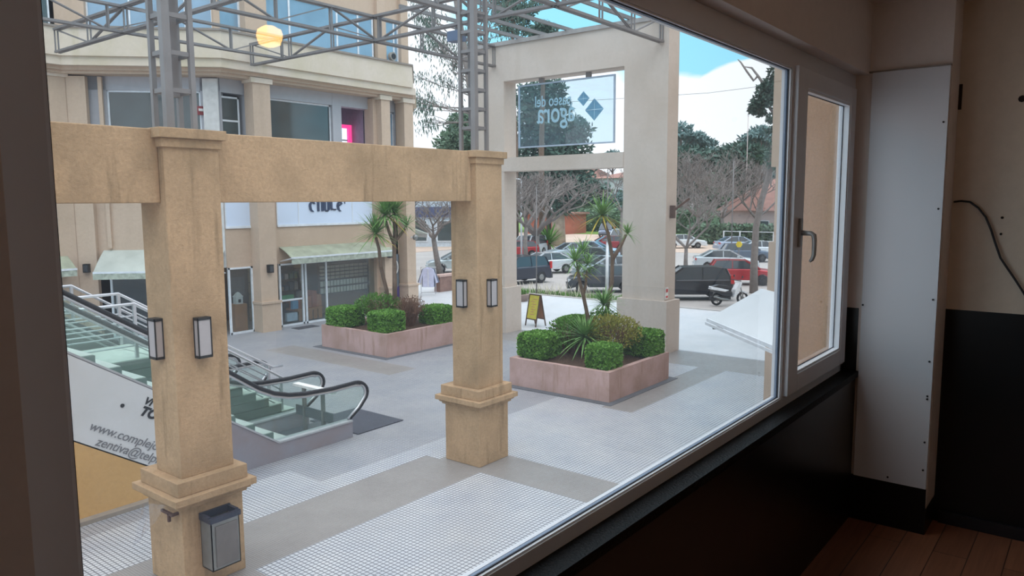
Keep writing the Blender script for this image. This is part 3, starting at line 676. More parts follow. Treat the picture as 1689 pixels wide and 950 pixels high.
# first-floor windows, recessed
def window(F, a0, a1, z0, z1, d, mat, nm='window', bars=(), fw=.06, hbar=None):
    m = MB(); F.box(m, a0, a1, d, d+.04, z0, z0+fw); F.box(m, a0, a1, d, d+.04, z1-fw, z1); F.box(m, a0, a0+fw, d, d+.04, z0, z1); F.box(m, a1-fw, a1, d, d+.04, z0, z1)
    for b in bars: F.box(m, b-fw/2, b+fw/2, d, d+.045, z0, z1)
    if hbar: F.box(m, a0, a1, d, d+.045, hbar-fw/2, hbar+fw/2)
    w = m.build(nm, M['white_frame'], t)
    m = MB(); F.box(m, a0+fw, a1-fw, d+.005, d+.02, z0+fw, z1-fw); m.build('pane', mat, w)
    return w
window(FC, .62, 3.55, 5.8, 8.12, -.2, M['dark_glass'], bars=(2.05,)); window(FB, .12, .85, 5.8, 8.0, -.25, M['dark_glass'], 'balcony_door', hbar=7.2)
window(FB, 2.0, 4.70, 5.8, 8.1, -.25, M['dark_glass'])
pw = fwall('recess_back_wall', [(FB, 0, LB, -.6, -.26, 5.8, 5.82), (FB, 1.0, 2.0, -.6, -.08, 5.8, 8.6), (FB, 0, 8.35, -.5, -.1, 8.1, 8.6), (FC, 0, LC, -.5, -.1, 8.12, 8.6), (FC, 0, .62, -.5, -.1, 5.8, 8.6), (FC, 3.55, LC, -.5, -.1, 5.8, 8.6), (FB, 4.70, 5.12, -.55, -.09, 5.8, 8.6), (FB, 0, .12, -.55, -.09, 5.8, 8.6), (FB, 6.6, 7.2, -.55, -.09, 5.8, 8.6), (FB, 7.9, 8.34, -.55, -.09, 5.8, 8.6), (FA, 0, LA, -.5, -.1, 5.8, 8.6)], plain('pale_grey_wall', (176, 176, 182), .8, 0, .05))
window(FB, 7.2, 7.9, 5.8, 8.1, -.25, M['sky_glass'], bars=(7.45,))
# lit pink-framed room seen through the opening
m = MB(); FB.box(m, 5.12, 6.6, -3.2, -3.1, 5.8, 8.6); FB.box(m, 5.12, 6.6, -3.1, -.5, 8.4, 8.6); FB.box(m, 5.02, 5.12, -3.1, -.5, 5.8, 8.6); FB.box(m, 6.6, 6.7, -3.1, -.5, 5.8, 8.6); FB.box(m, 5.12, 6.6, -3.1, -.5, 5.6, 5.8)
m.build('room_lining', plain('mauve_room_wall', (150, 140, 158), .8), t)
m = MB(); FB.box(m, 5.2, 6.55, -1.3, -1.22, 7.42, 7.56); FB.box(m, 6.38, 6.55, -1.3, -1.22, 6.6, 7.42); FB.box(m, 5.6, 6.38, -1.3, -1.22, 6.6, 6.78)
m.build('neon_strip', emis('pink_neon', (255, 60, 140), 1.1), t)
m = MB(); FB.box(m, 5.2, 6.38, -1.36, -1.32, 6.78, 7.42); m.build('bright_window', emis('daylight_glow', (215, 240, 255), 1.3), t)  # glowing sheet imitates daylight in this window
m = MB(); FB.box(m, 5.2, 6.38, -1.31, -1.28, 6.92, 6.97); FB.box(m, 5.72, 5.75, -1.31, -1.28, 6.78, 7.42); m.build('bright_window_bar', M['truss'], t)
# entablature, parapet, mouldings round the three faces
def belt(name, d, z0, z1, mat, back=-.6, xe=22.35):
    m = MB(); k = math.tan(math.radians(22.5))
    def pt(F, a, dd, sgn0): return F.p(a, dd, 0)
    def line(dd):      # plan polyline of the three faces offset outwards by dd (towards the plaza)
        return [Vector((xe+(dd-d), 23.3-dd)), Vector((14.05-dd*k, 23.3-dd)), Vector((10.65-dd*k, 26.7-dd)), Vector((1.5, 26.7-dd))]
    o = line(d); i = line(back)
    for a in range(3):
        pts = [o[a], o[a+1], i[a+1], i[a]]
        m.prism([(p.x, p.y) for p in pts][::-1], z0, z1)
    # return along the right corner
    m.prism([(xe, 23.3-d), (xe+3.2, 26.5-d), (xe+2.8, 26.9-d), (xe-.4, 23.7-d)], z0, z1)
    return m.build(name, mat, t)
belt('soffit_beam', .45, 8.55, 8.64, M['facade']); belt('cornice_step', .55, 8.64, 8.76, M['facade']); belt('frieze', .72, 8.76, 9.03, M['parapet'])
belt('parapet', .80, 9.03, 9.86, M['parapet'], -.6, 22.1); belt('parapet_coping', .86, 9.86, 9.93, plain('dark_coping', (140, 130, 122), .8), -.6, 22.1)
# top storey
belt('upper_sill_wall', .15, 9.93, 10.02, M['facade']); belt('upper_wall', .15, 11.62, 14.8, M['facade'])
pil(FB, .80, 1.62, .45, 9.9, 11.7, None, False); pil(FB, 6.70, 7.15, .30, 9.9, 15, None, False); pil(FB, 7.95, 8.35, .30, 9.9, 15, None, False); pil(FC, 3.9, 4.8, .3, 9.9, 15, None, False)
window(FB, 1.62, 6.62, 10.02, 11.62, .1, M['sky_glass'], 'upper_window', (2.75, 4.85, 5.85), .07)
window(FB, .0, .80, 10.02, 11.62, .1, M['sky_glass'], 'upper_window', (), .07)
window(FB, 7.15, 7.95, 10.02, 11.62, .1, M['sky_glass'], 'upper_window', (7.7,), .07)
window(FC, 0.05, 3.9, 10.02, 12.4, .1, M['sky_glass'], 'upper_window', (.9, 1.6, 2.6), .05)
m = MB(); FB.box(m, -.16, .06, -.1, .16, 10.02, 14.8); m.build('corner_mullion', M['facade'], t)
window(FA, .3, 6, 10.02, 11.62, .1, M['dark_glass'], 'upper_window', (2.0, 4.0), .05)
p = at(648, 93, 1, 22.9); m = MB(); m.lathe([(.17, -.12), (.17, .02)], (p.x, 22.98, p.z), 16, axis='y'); m.lathe([(.11, -.14), (.11, -.11)], (p.x, 22.98, p.z), 16, axis='y', mi=1)
single('round_vent', m, [plain('vent_grey', (150, 146, 140), .6), M['rubber']], 'round vent on the top storey near the building corner', 'vent')
# side wall of the gallery past the right corner, roof and body core
m = MB(); m.prism([(22.2, 23.2), (25.4, 26.4), (25.4, 40), (25.1, 40), (25.1, 26.6), (21.95, 23.4)], 0, 15); m.build('side_wall', M['facade'], t)
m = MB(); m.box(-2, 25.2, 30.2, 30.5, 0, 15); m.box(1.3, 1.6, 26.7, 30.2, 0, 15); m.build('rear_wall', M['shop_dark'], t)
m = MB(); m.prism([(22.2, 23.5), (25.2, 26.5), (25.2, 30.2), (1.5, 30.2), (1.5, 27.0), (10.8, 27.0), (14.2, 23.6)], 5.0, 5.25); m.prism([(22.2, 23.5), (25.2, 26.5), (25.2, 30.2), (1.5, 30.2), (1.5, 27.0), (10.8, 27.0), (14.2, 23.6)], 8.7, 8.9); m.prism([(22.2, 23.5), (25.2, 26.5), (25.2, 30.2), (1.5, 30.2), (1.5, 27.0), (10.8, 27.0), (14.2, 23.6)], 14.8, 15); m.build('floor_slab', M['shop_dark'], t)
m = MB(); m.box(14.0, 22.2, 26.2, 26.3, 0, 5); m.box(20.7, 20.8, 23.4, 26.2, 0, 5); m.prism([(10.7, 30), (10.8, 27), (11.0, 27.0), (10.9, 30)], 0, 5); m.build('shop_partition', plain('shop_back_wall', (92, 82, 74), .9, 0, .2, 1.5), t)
# shop fronts (glass walls down to the paving)
def shopfront(F, a0, a1, z1, bars=(), d=0., hbars=()):
    m = MB(); F.box(m, a0, a1, d, d+.06, 0, .07); F.box(m, a0, a1, d, d+.06, z1-.06, z1)
    for b in [a0+.03, a1-.03]+list(bars): F.box(m, b-.035, b+.035, d, d+.06, 0, z1)
    for h0, h1, h in hbars: F.box(m, h0, h1, d, d+.06, h-.03, h+.03)
    w = m.build('shop_window', M['white_frame'], t)
    m = MB(); F.box(m, a0+.02, a1-.02, d+.02, d+.03, .07, z1-.06); m.build('pane', M['shopglass'], w)
shopfront(FB, .0, .93, 2.28, (), -.02); shopfront(FB, 1.98, 6.6, 2.28, (2.98, 3.12, 4.05), 0, ((1.98, 2.98, .95),)); shopfront(FC, .3, 3.75, 2.3, (1.9,), -.02); shopfront(FA, .7, 8, 2.3, (2.5, 4.5), 0)
m = MB(); FB.box(m, 7.12, 7.82, -.05, 0, 0, 3.6); m.build('corner_panel', plain('blue_grey_panel', (136, 150, 160), .4), t)
m = MB(); FB.box(m, 7.14, 7.80, 0, .03, 0, 2.30); dr = m.build('corner_door', plain('corner_door_grey', (112, 124, 136), .3), t)
m = MB(); FB.box(m, 7.14, 7.80, .03, .04, .2, .95); m.build('door_panel', plain('violet_panel', (78, 66, 130), .5), dr)
# ring sign
c = FB.p(7.50, .1, 1.78); t2 = thing('ring_sign', 'round white ring sign with dark figure on the corner door', 'sign', c)
m = MB(); n = 24; m2 = MB()
m.tube([(c.x+.19*math.cos(a), c.y, c.z+.30*math.sin(a)) for a in [2*math.pi*i/n for i in range(n+1)]], .025, 6); m.build('ring', M['paper'], t2)
m2.slab([(c.x+.16*math.cos(a), c.y+.01, c.z+.27*math.sin(a)) for a in [2*math.pi*i/n for i in range(n)]], (0, .02, 0)); m2.build('disc', plain('sign_disc_grey', (120, 130, 140), .5), t2)
m = MB(); m.slab([(c.x+.09*math.cos(a)*(1+.1*math.sin(a)), c.y-.01, c.z-.03+.18*math.sin(a)) for a in [2*math.pi*i/n for i in range(n)]], (0, .015, 0)); m.build('figure_body', M['rubber'], t2)
m = MB(); m.slab([(c.x-.01+.05*math.cos(a), c.y-.02, c.z-.06+.10*math.sin(a)) for a in [2*math.pi*i/n for i in range(n)]], (0, .012, 0)); m.build('figure_belly', M['paper'], t2)
# small notice above the corner door, red-white
t2 = thing('small_notice', 'small white and red notice above the corner door', 'notice', FB.p(7.3, .02, 2.75))
m = MB(); FB.box(m, 7.02, 7.42, .0, .03, 2.62, 2.98); m.build('plate', M['paper'], t2); m = MB(); FB.box(m, 7.02, 7.42, .03, .035, 2.68, 2.74); m.build('red_stripe', MC['sticker_red'], t2)
# shop name, blackletter strokes on the white band
def shop_name():
    o = at(512, 349.5, 1, 23.25); s = .0205; t2 = thing('shop_name', 'dark blackletter shop name on the white sign band', 'lettering', o)
    dark = plain('shop_name_navy', (44, 58, 88), .6)
    # strokes in units where the baseline is 0 and the photographed letters are 14 units tall to the beam
    L_ = {'c': [[(1, 12), (0, 9), (1, 3.5), (4.5, .5)], [(4, 15), (7, 11)], [(1, 12), (4, 15)]],
          'h': [[(1, 24), (1, 1)], [(1, 14), (5, 16), (7.5, 13), (7.5, 1)]],
          'u': [[(1, 15), (1, 3), (4, .5), (7, 3)], [(7, 15.5), (7, 3)]],
          'l': [[(1, 24), (1, 4.5)], [(0, 3.5), (4, 3.5)], [(4, 4), (6, 2)], [(6, 2), (8, 4)]],
          'e': [[(1, 12), (0, 8), (1.4, 3), (4.5, .5)], [(4, 15), (6.5, 11)], [(1, 12), (4, 15)], [(1, 7.5), (6.5, 11)]], "'": [[(1, 24), (1, 11)]]}
    x = 0
    for ch, adv in (('c', 12), ('h', 10.5), ('u', 10.5), ('l', 11.5), ('e', 11), ("'", 4)):
        m = MB()
        for st in L_[ch]:
            for a, b in zip(st[:-1], st[1:]):
                w = 3.7 if ch != "'" else 1.2
                pts = [(a[0]-w/2, a[1]), (a[0]+w/2, a[1]), (b[0]+w/2, b[1]), (b[0]-w/2, b[1])]
                if abs(a[1]-b[1]) < .6: pts = [(a[0], a[1]-1), (b[0], b[1]-1), (b[0], b[1]+1), (a[0], a[1]+1)]
                m.slab([(o.x+(x+p_[0])*s*1.4, 23.25, o.z-.01+p_[1]*s*1.32) for p_ in pts], (0, .02, 0))
        m.build('letter', dark, t2); x += adv
shop_name()
# awnings
def awning(F, a0, a1, zt_, zf, d, label, mat, gr=None):
    t2 = thing('shop_awning', label, 'awning', F.p((a0+a1)/2, 0, zf)); n = 8; m = MB()
    for i in range(n+1):
        k = i/n; dd = d*k; z = zt_+(zf-zt_)*k+.035*math.sin(k*math.pi)
        m.v += [tuple(F.p(a0, dd, z)), tuple(F.p(a1, dd, z)), tuple(F.p(a0, dd, z-.02)), tuple(F.p(a1, dd, z-.02))]
    for i in range(n):
        b = i*4; m.f += [(b, b+4, b+5, b+1), (b+2, b+3, b+7, b+6)]; m.mi += [0, 0]
    m.build('canvas', mat, t2, smooth=True)
    m = MB(); F.box(m, a0, a1, d-.02, d+.03, zf-.03, zf+.03); m.build('front_bar', M['white_frame'], t2)
    m = MB(); k = int((a1-a0)/.18)
    for i in range(k):
        s0 = a0+(a1-a0)*i/k; s1 = a0+(a1-a0)*(i+1)/k
        pts = [F.p(s0, d+.005+.03*(i % 2), zf-.03), F.p(s1, d+.005+.03*((i+1) % 2), zf-.03), F.p(s1, d+.02*((i+1) % 2), zf-.22), F.p(s0, d+.02*(i % 2), zf-.22)]
        m.add(pts, [(0, 1, 2, 3)])
    m.build('valance', plain('streaked_valance', (176, 182, 168), .85, 0, .3, 7, .2), t2)
    for s in (a0+.03, a1-.03):
        MB().bar(F.p(s, 0, zf-.15), F.p(s, d*.95, zf-.02), .04).build('side_arm', M['white_frame'], t2)
awning(FB, 2.05, 6.9, 2.88, 2.52, .72, 'greenish scalloped awning over the middle shop', M['awning_green'])
awning(FC, .05, 3.9, 2.93, 2.27, .95, 'white awning over the angled shop window', M['awning'])
awning(FA, .35, 4.5, 2.93, 2.40, .95, 'mossy awning at the far left shop', M['awning_green'])
# globe lantern at the corner
for (F, a, z, lab) in ((FB, 1.27, 2.08, 'small dark lantern on the shop pilaster'), (FC, 4.35, 2.25, 'small dark lantern left of the angled shop'), (FB, 6.85, 2.25, 'small dark lantern at the right end of the awning')):
    dd = .5 if F is FB else .22
    p = F.p(a, dd, z); t2 = thing('shop_lantern', lab, 'lantern', p)
    m = MB(); F.box(m, a-.09, a+.09, dd, dd+.16, z-.02, z+.26); m.build('housing', M['black_metal'], t2)
    m = MB(); F.box(m, a-.06, a+.06, dd+.16, dd+.17, z+.02, z+.22); m.build('lens', plain('smoked_glass', (70, 72, 76), .2), t2)
p = FB.p(8.1, .75, 3.0); t2 = thing('corner_floodlight', 'pale round floodlight on the building corner pilaster', 'lamp', p)
m = MB(); m.lathe([(.03, -.09), (.10, -.05), (.12, .05), (.03, .09)], p, 12, axis='y'); m.build('head', M['steel'], t2, smooth=True)
MB().bar(p, FB.p(8.1, .5, 3.0), .05).build('arm', M['white_frame'], t2)
t2 = thing('alarm_siren', 'small red and white alarm box on the first-floor wall', 'alarm', FC.p(.6, .0, 7.2))
p = at(327, 183, 1, 23.9); m = MB(); m.box(p.x-.08, p.x+.08, 23.72, 23.82, p.z-.14, p.z+.14); o_ = m.build('housing', plain('alarm_red', (150, 66, 70), .5), t2)
m = MB(); m.box(p.x-.09, p.x+.09, 23.70, 23.72, p.z-.02, p.z+.06); m.build('cover', M['paper'], t2)
# goods in the shops
def crate(x, y, z, w, d, h, c, label, group, nm='cardboard_box', cat='box'):
    return single(nm, B(x-w/2, x+w/2, y-d/2, y+d/2, z, z+h), plain('goods_%d_%d_%d' % c, c, .8, 0, .12, 5), label, cat, group)
t2 = thing('wooden_bench', 'low wooden display bench behind the middle shop window', 'bench', (17.6, 24.0, 0))
B(17.0, 18.15, 23.6, 24.3, .42, .5).build('bench_top', M['cardboard'], t2)
for i in range(5): B(17.06+i*.22, 17.24+i*.22, 23.6, 23.62, .06, .42).build('front_slat', M['cardboard'], t2)
rr = random.Random(5)
for i, (x, h, c) in enumerate(((17.15, .3, (178, 104, 72)), (17.4, .35, (184, 128, 78)), (17.65, .42, (176, 108, 76)), (17.9, .6, (170, 96, 70)), (18.12, .45, (184, 120, 84)))):
    crate(x, 23.95, .5, .22, .4, h, c, ('shortest', 'second', 'middle', 'tallest', 'rightmost')[i]+' orange-brown box standing on the display bench', 'boxes on the display bench')
t2 = thing('wall_rack', 'tall slatted display rack inside the middle shop', 'display rack', (19.4, 23.9, 0))
B(18.2, 20.6, 23.86, 23.92, .2, 2.1).build('back_board', plain('rack_board', (120, 98, 84), .8), t2)
for z in (.95, 1.22, 1.50, 1.64, 1.78, 1.92): B(18.2, 20.6, 23.72, 23.86, z-.02, z).build('shelf', M['wood_dark'], t2)
ORD_ = ['leftmost']+[o+' from the left' for o in ('second', 'third', 'fourth', 'fifth', 'sixth', 'seventh', 'eighth', 'ninth', 'tenth', 'eleventh', 'twelfth', 'thirteenth', 'fourteenth', 'fifteenth')]
pc_ = single('display_card', B(-.06, .06, -.02, .02, 0, .2), plain('pale_card', (206, 200, 186), .7), 'pale card standing in a row on the display rack', 'card', 'cards on the display rack', loc=(0, 0, 0))
first = True
for z in (.95, 1.22):
    for i in range(15):
        o = pc_ if first else pc_.copy()
        if not first: COL.objects.link(o)
        first = False; o.location = (18.29+i*.158, 23.79, z); o['label'] = 'pale card, '+ORD_[i]+', on the '+('lower' if z < 1 else 'upper')+' card shelf of the rack'
pb_ = single('display_packet', B(-.105, .105, -.03, .03, 0, .09), plain('beige_packet', (186, 166, 146), .7), 'small beige packet on the upper shelves of the rack', 'packet', 'packets on the display rack', loc=(0, 0, 0))
first = True
for z in (1.50, 1.64, 1.78, 1.92):
    for i in range(10):
        o = pb_ if first else pb_.copy()
        if not first: COL.objects.link(o)
        first = False; o.location = (18.33+i*.238, 23.79, z); o['label'] = 'small beige packet, '+ORD_[i]+', on the '+{1.5: 'lowest', 1.64: 'second', 1.78: 'third', 1.92: 'top'}[z]+' packet shelf'
for (x, y, l_) in ((18.4, 24.6, 'middle'), (15.3, 25.0, 'left')):  # strip lights added to brighten the shop interiors
    t2 = thing('added_shop_light', 'added glowing strip brightening the '+l_+' shop', 'added light', (x, y, 3.2))
    B(x-1.2, x+1.2, y-.08, y+.08, 3.2, 3.24).build('diffuser', emis('added_strip_glow', (255, 236, 210), 7), t2); B(x-1.22, x+1.22, y-.1, y+.1, 3.24, 3.3).build('housing', M['white_frame'], t2)
    for xx in (x-1, x+1): B(xx-.01, xx+.01, y-.01, y+.01, 3.3, 5.0).build('hanger', M['truss'], t2)
t2 = thing('shop_shelf', 'dark shelving with goods behind the shop door', 'shelf', (17.2, 25.4, 0))
for z in (.5, 1.0, 1.45, 1.85): B(16.2, 18.3, 25.1, 25.5, z, z+.04).build('shelf_board', M['wood_dark'], t2)
for x in (16.2, 17.2, 18.26): B(x, x+.05, 25.1, 25.5, 0, 2.2).build('upright', plain('pale_timber', (168, 146, 116), .7), t2)
cols = ((178, 150, 120), (98, 108, 126), (196, 196, 200), (140, 90, 70), (110, 130, 110))
for zi, z in enumerate((.54, 1.04, 1.49)):
    for i in range(9):
        h = rr.uniform(.15, .34); crate(16.35+i*.22, 25.25, z, .16, .2, h, cols[rr.randrange(5)], 'small coloured box, '+ORD_[i]+', on the '+('lower', 'middle', 'upper')[zi]+' dark shelf behind the door', 'boxes on the shop shelves', 'shop_box')
for (x, z, w, h, c, lab) in ((16.55, .95, .5, .14, (70, 150, 96), 'green folded item hung inside the door glass'), (16.85, .55, .25, .3, (120, 170, 210), 'pale blue round bag low in the door glass'), (16.7, .12, .45, .3, (190, 206, 224), 'pale blue card at the foot of the shop door')):
    single('shop_item', B(x-w/2, x+w/2, 23.5, 23.62, z, z+h), plain('item_%d' % c[0], c, .7), lab, 'shop item')
t2 = thing('plinth', 'brown wooden plinth in the left shop window', 'plinth', (14.75, 23.9, 0)); B(14.5, 14.98, 23.7, 24.1, 0, .95).build('body', M['cardboard'], t2)
t2 = thing('model_lantern', 'small white lantern house standing on the brown plinth', 'ornament', (14.72, 23.85, .95)); B(14.6, 14.86, 23.75, 23.95, .95, 1.2).build('body', M['paper'], t2)
m = MB(); m.hexa([(14.58, 23.73, 1.2), (14.88, 23.73, 1.2), (14.88, 23.97, 1.2), (14.58, 23.97, 1.2), (14.7, 23.82, 1.36), (14.76, 23.82, 1.36), (14.76, 23.88, 1.36), (14.7, 23.88, 1.36)]); m.build('roof', M['paper'], t2); B(14.68, 14.78, 23.74, 23.75, 1.0, 1.12).build('opening', M['rubber'], t2)
t2 = thing('shop_cabinet', 'tall light wooden cabinet left of the plinth', 'cabinet', (14.25, 24.4, 0)); B(13.95, 14.4, 24.2, 24.7, 0, 1.35).build('body', M['cardboard'], t2); B(13.98, 14.37, 24.18, 24.2, .1, 1.25).build('door', plain('cabinet_door', (160, 118, 84), .6), t2)
single('door_mat', B(16.1, 17.0, 22.3, 22.75, 0, .015), plain('dark_mat', (70, 70, 76), .9), 'dark mat outside the middle shop door', 'mat')

# ================================================================== OUR OWN BUILDING OUTSIDE
M['our'] = M['nearwall']
t = thing('facade_pier', 'rough beige pier just outside the opening sash', 'pier', (5.5, 1.4, 0))
B(5.15, 5.8, 1.16, 1.70, 0, 9).build('shaft', M['our'], t)
B(5.10, 5.85, 1.70, 1.76, 0, 9).build('edge_strip', plain('pier_edge', (222, 200, 176), .8), t)
t = thing('building_wing', 'beige angled wing of the near building seen at the window edge', 'building', (16, 4, 0))
wx, wy = 15.6, 5.55
def wing(name, z0, z1, mat): MB().prism([(wx, wy), (wx-4.4, wy-4.4), (wx-4.4, 1.0), (30, 1.0), (30, wy)][::-1], z0, z1).build(name, mat, t)
wing('lower_wall', 0, 3.62, M['facade']); wing('upper_wall', 5.15, 12, M['facade'])
for x, y in ((wx-.25, wy-.35), (wx-2.2, wy-2.4)): B(x-.12, x+.12, y-.12, y+.12, 3.62, 5.15).build('gallery_post', M['facade'], t)
m = MB()
for i in range(12): m.bar((wx-.1-i*.35, wy-.15-i*.35, 3.62), (wx-.1-i*.35, wy-.15-i*.35, 5.15), .025)
m.build('gallery_grille', M['truss'], t)
# white awning from that wing
t = thing('large_awning', 'white stretched awning at the lower right of the window', 'awning', (13.2, 5.8, 2.3))
Fp = at(1168, 525, 2, 2.3); nd = Vector((1, -1, 0)).normalized(); al = Vector((-1, -1, 0)).normalized()
Wp = Fp+nd*1.02+Vector((0, 0, .54))
a0, a1, b1, b0_ = Fp, Fp+al*6.5, Wp+al*6.5, Wp
MB().slab([a0, a1, b1, b0_], (0, 0, -.02)).build('canvas', plain('white_canvas', (208, 213, 217), .75, 0, .05, 1), t)
m = MB(); m.bar(a0+Vector((0, 0, -.03)), a1+Vector((0, 0, -.03)), .06, .06); m.build('front_bar', M['white_frame'], t)
m = MB(); m.bar(a0-nd*.05+Vector((0, 0, -.09)), a1-nd*.05+Vector((0, 0, -.09)), .02, .05); m.build('valance', M['white_frame'], t)
m = MB(); m.bar(a0+al*.25+Vector((0, 0, -.14)), Fp+nd*1.0+al*.25+Vector((0, 0, -.1)), .05); m.build('folding_arm', M['truss'], t)

# ================================================================== PLAZA OBJECTS
def aboard():
    c = (G(865, 540)+G(901, 534))/2; t = thing('sandwich_board', 'yellow A-shaped sandwich board on the plaza', 'sandwich board', (c.x, c.y, 0), -math.pi/2-.22)
    h, w, sp = 1.12, .28, .24
    fr = M['wood_dark']
    for s, nm in ((-1, 'front'), (1, 'rear')):
        m = MB()
        for x in (-w, w): m.bar((x, s*sp, 0), (x, s*.02, h), .035)
        m.bar((-w, s*(.02), h), (w, s*.02, h), .035); m.bar((-w, s*sp*.8, .25), (w, s*sp*.8, .25), .035); m.build('leg_frame', fr, t, world=False)
        m = MB(); y = lambda z: s*(sp+(.02-sp)*z/h)
        m.slab([(-w+.01, y(.27), .27), (w-.01, y(.27), .27), (w-.01, y(h-.02), h-.02), (-w+.01, y(h-.02), h-.02)], (0, -s*.012, 0))
        pn = m.build('panel', plain('yellow_poster', (214, 206, 84), .6, 0, .1, 6) if s < 0 else plain('brown_panel', (150, 104, 84), .7), t, world=False)
        if s < 0:
            m = MB(); rr = random.Random(2)
            for k in range(7):
                z = .95-k*.09; x0 = rr.uniform(-.16, -.05); x1 = rr.uniform(.05, .2)
                m.slab([(x0, y(z)-.008, z), (x1, y(z)-.008, z), (x1, y(z+.03)-.008, z+.03), (x0, y(z+.03)-.008, z+.03)], (0, -.003, 0))
            m.build('poster_print', plain('faded_pink_print', (204, 160, 110), .6), pn, world=False)
aboard()
def garment_rack():
    c = G(707, 487); t = thing('clothes_rack', 'small metal clothes rack at the building corner', 'clothes rack', (c.x, c.y, 0), math.radians(-52))
    m = MB(); m.tube([(-.35, 0, .12), (-.35, 0, 1.35)], .015, 6); m.tube([(.35, 0, .12), (.35, 0, 1.35)], .015, 6); m.build('upright', M['chrome'], t, world=False)
    MB().tube([(-.38, 0, 1.35), (.38, 0, 1.35)], .015, 6).build('hanging_rail', M['chrome'], t, world=False)
    m = MB(); m.bar((-.35, -.25, .1), (-.35, .25, .1), .03); m.bar((.35, -.25, .1), (.35, .25, .1), .03); m.bar((-.35, 0, .14), (.35, 0, .14), .03); m.build('base', M['chrome'], t, world=False)
    def shirt(nm, y, mat, lab, w=.34):
        g = thing(nm, lab, 'shirt', (c.x, c.y, .3), math.radians(-52))
        m = MB(); o = [(-.1, 1.32), (.1, 1.32), (w*.75, 1.26), (w+.12, .62), (w+.02, .58), (w*.78, 1.0), (w*.8, .40), (-w*.8, .40), (-w*.78, 1.0), (-w-.02, .58), (-w-.12, .62), (-w*.75, 1.26)]
        m.slab([(x, y-.04, z-.3) for x, z in o][::-1], (0, .08, 0)); m.build('body', mat, g, world=False, bevel=.015)
        m = MB(); m.box(-.012, .012, y-.05, y-.04, .12, 1.0); m.build('button_band', M['paper'], g, world=False)
        m = MB(); m.tube([(-.09, y-.03, 1.0), (0, y-.06, .96), (.09, y-.03, 1.0), (0, y+.04, 1.04), (-.09, y-.03, 1.0)], .02, 5); m.build('collar', mat, g, world=False)
    shirt('shirt', 0-.05, plain('lilac_white_cloth', (200, 204, 232), .85), 'pale lilac shirt hanging at the front of the clothes rack')
    shirt('shirt', .10, plain('grey_blue_cloth', (104, 112, 132), .85), 'grey-blue shirt hanging behind the pale shirt', .40)
garment_rack()
# brick bench near the rack and planter pot
p = G(740, 480); t = thing('low_brick_wall', 'low brown brick wall behind the clothes rack', 'wall', (p.x+1.5, p.y, 0))
m = MB(); m.box(p.x-.6, p.x+4, p.y, p.y+.4, 0, .75); m.build('brickwork', plain('brown_brick', (136, 106, 96), .8, 0, .25, 3), t)
B(p.x-.7, p.x+4.1, p.y-.05, p.y+.45, .75, .85).build('coping', plain('pink_coping', (190, 160, 150), .8), t)
p = G(855, 496); t = thing('flower_pot', 'low round pot with green leaves at the kerb', 'planter pot', (p.x, p.y, 0))
MB().lathe([(.42, 0), (.55, .28), (.58, .30), (.50, .31)], (p.x, p.y, 0), 18).build('pot', plain('pot_brown', (150, 130, 120), .8), t, smooth=True)
m = MB(); rr = random.Random(9)
for _ in range(260): m.sword((p.x+rr.uniform(-.35, .35), p.y+rr.uniform(-.35, .35), .3), (rr.uniform(-.6, .6), rr.uniform(-.6, .6), 1), rr.uniform(.3, .55), .03, .3)
m.build('leaves', M['bush'], t)
def grass_strip(x0, x1, y0, y1, n, hmin, hmax, mat, label):
    m = MB(); rr = random.Random(int(n))
    for _ in range(n): m.sword((rr.uniform(x0, x1), rr.uniform(y0, y1), 0), (rr.uniform(-.5, .5), rr.uniform(-.5, .5), 1), rr.uniform(hmin, hmax), .03, .25)
    single('grass_tufts', m, mat, label, 'grass', kind='stuff')
grass_strip(29.3, 30.2, 17.8, 22.5, 1500, .1, .3, M['bush'], 'green grass tufts along the kerb')
grass_strip(29.2, 29.7, 18.5, 22.8, 140, .5, .95, plain('pale_grass_stalk', (206, 198, 180), .8), 'pale tall dry grass stalks along the kerb')
grass_strip(29.3, 31.2, 16.0, 17.6, 800, .15, .35, M['bush'], 'bright green grass beside the white post')
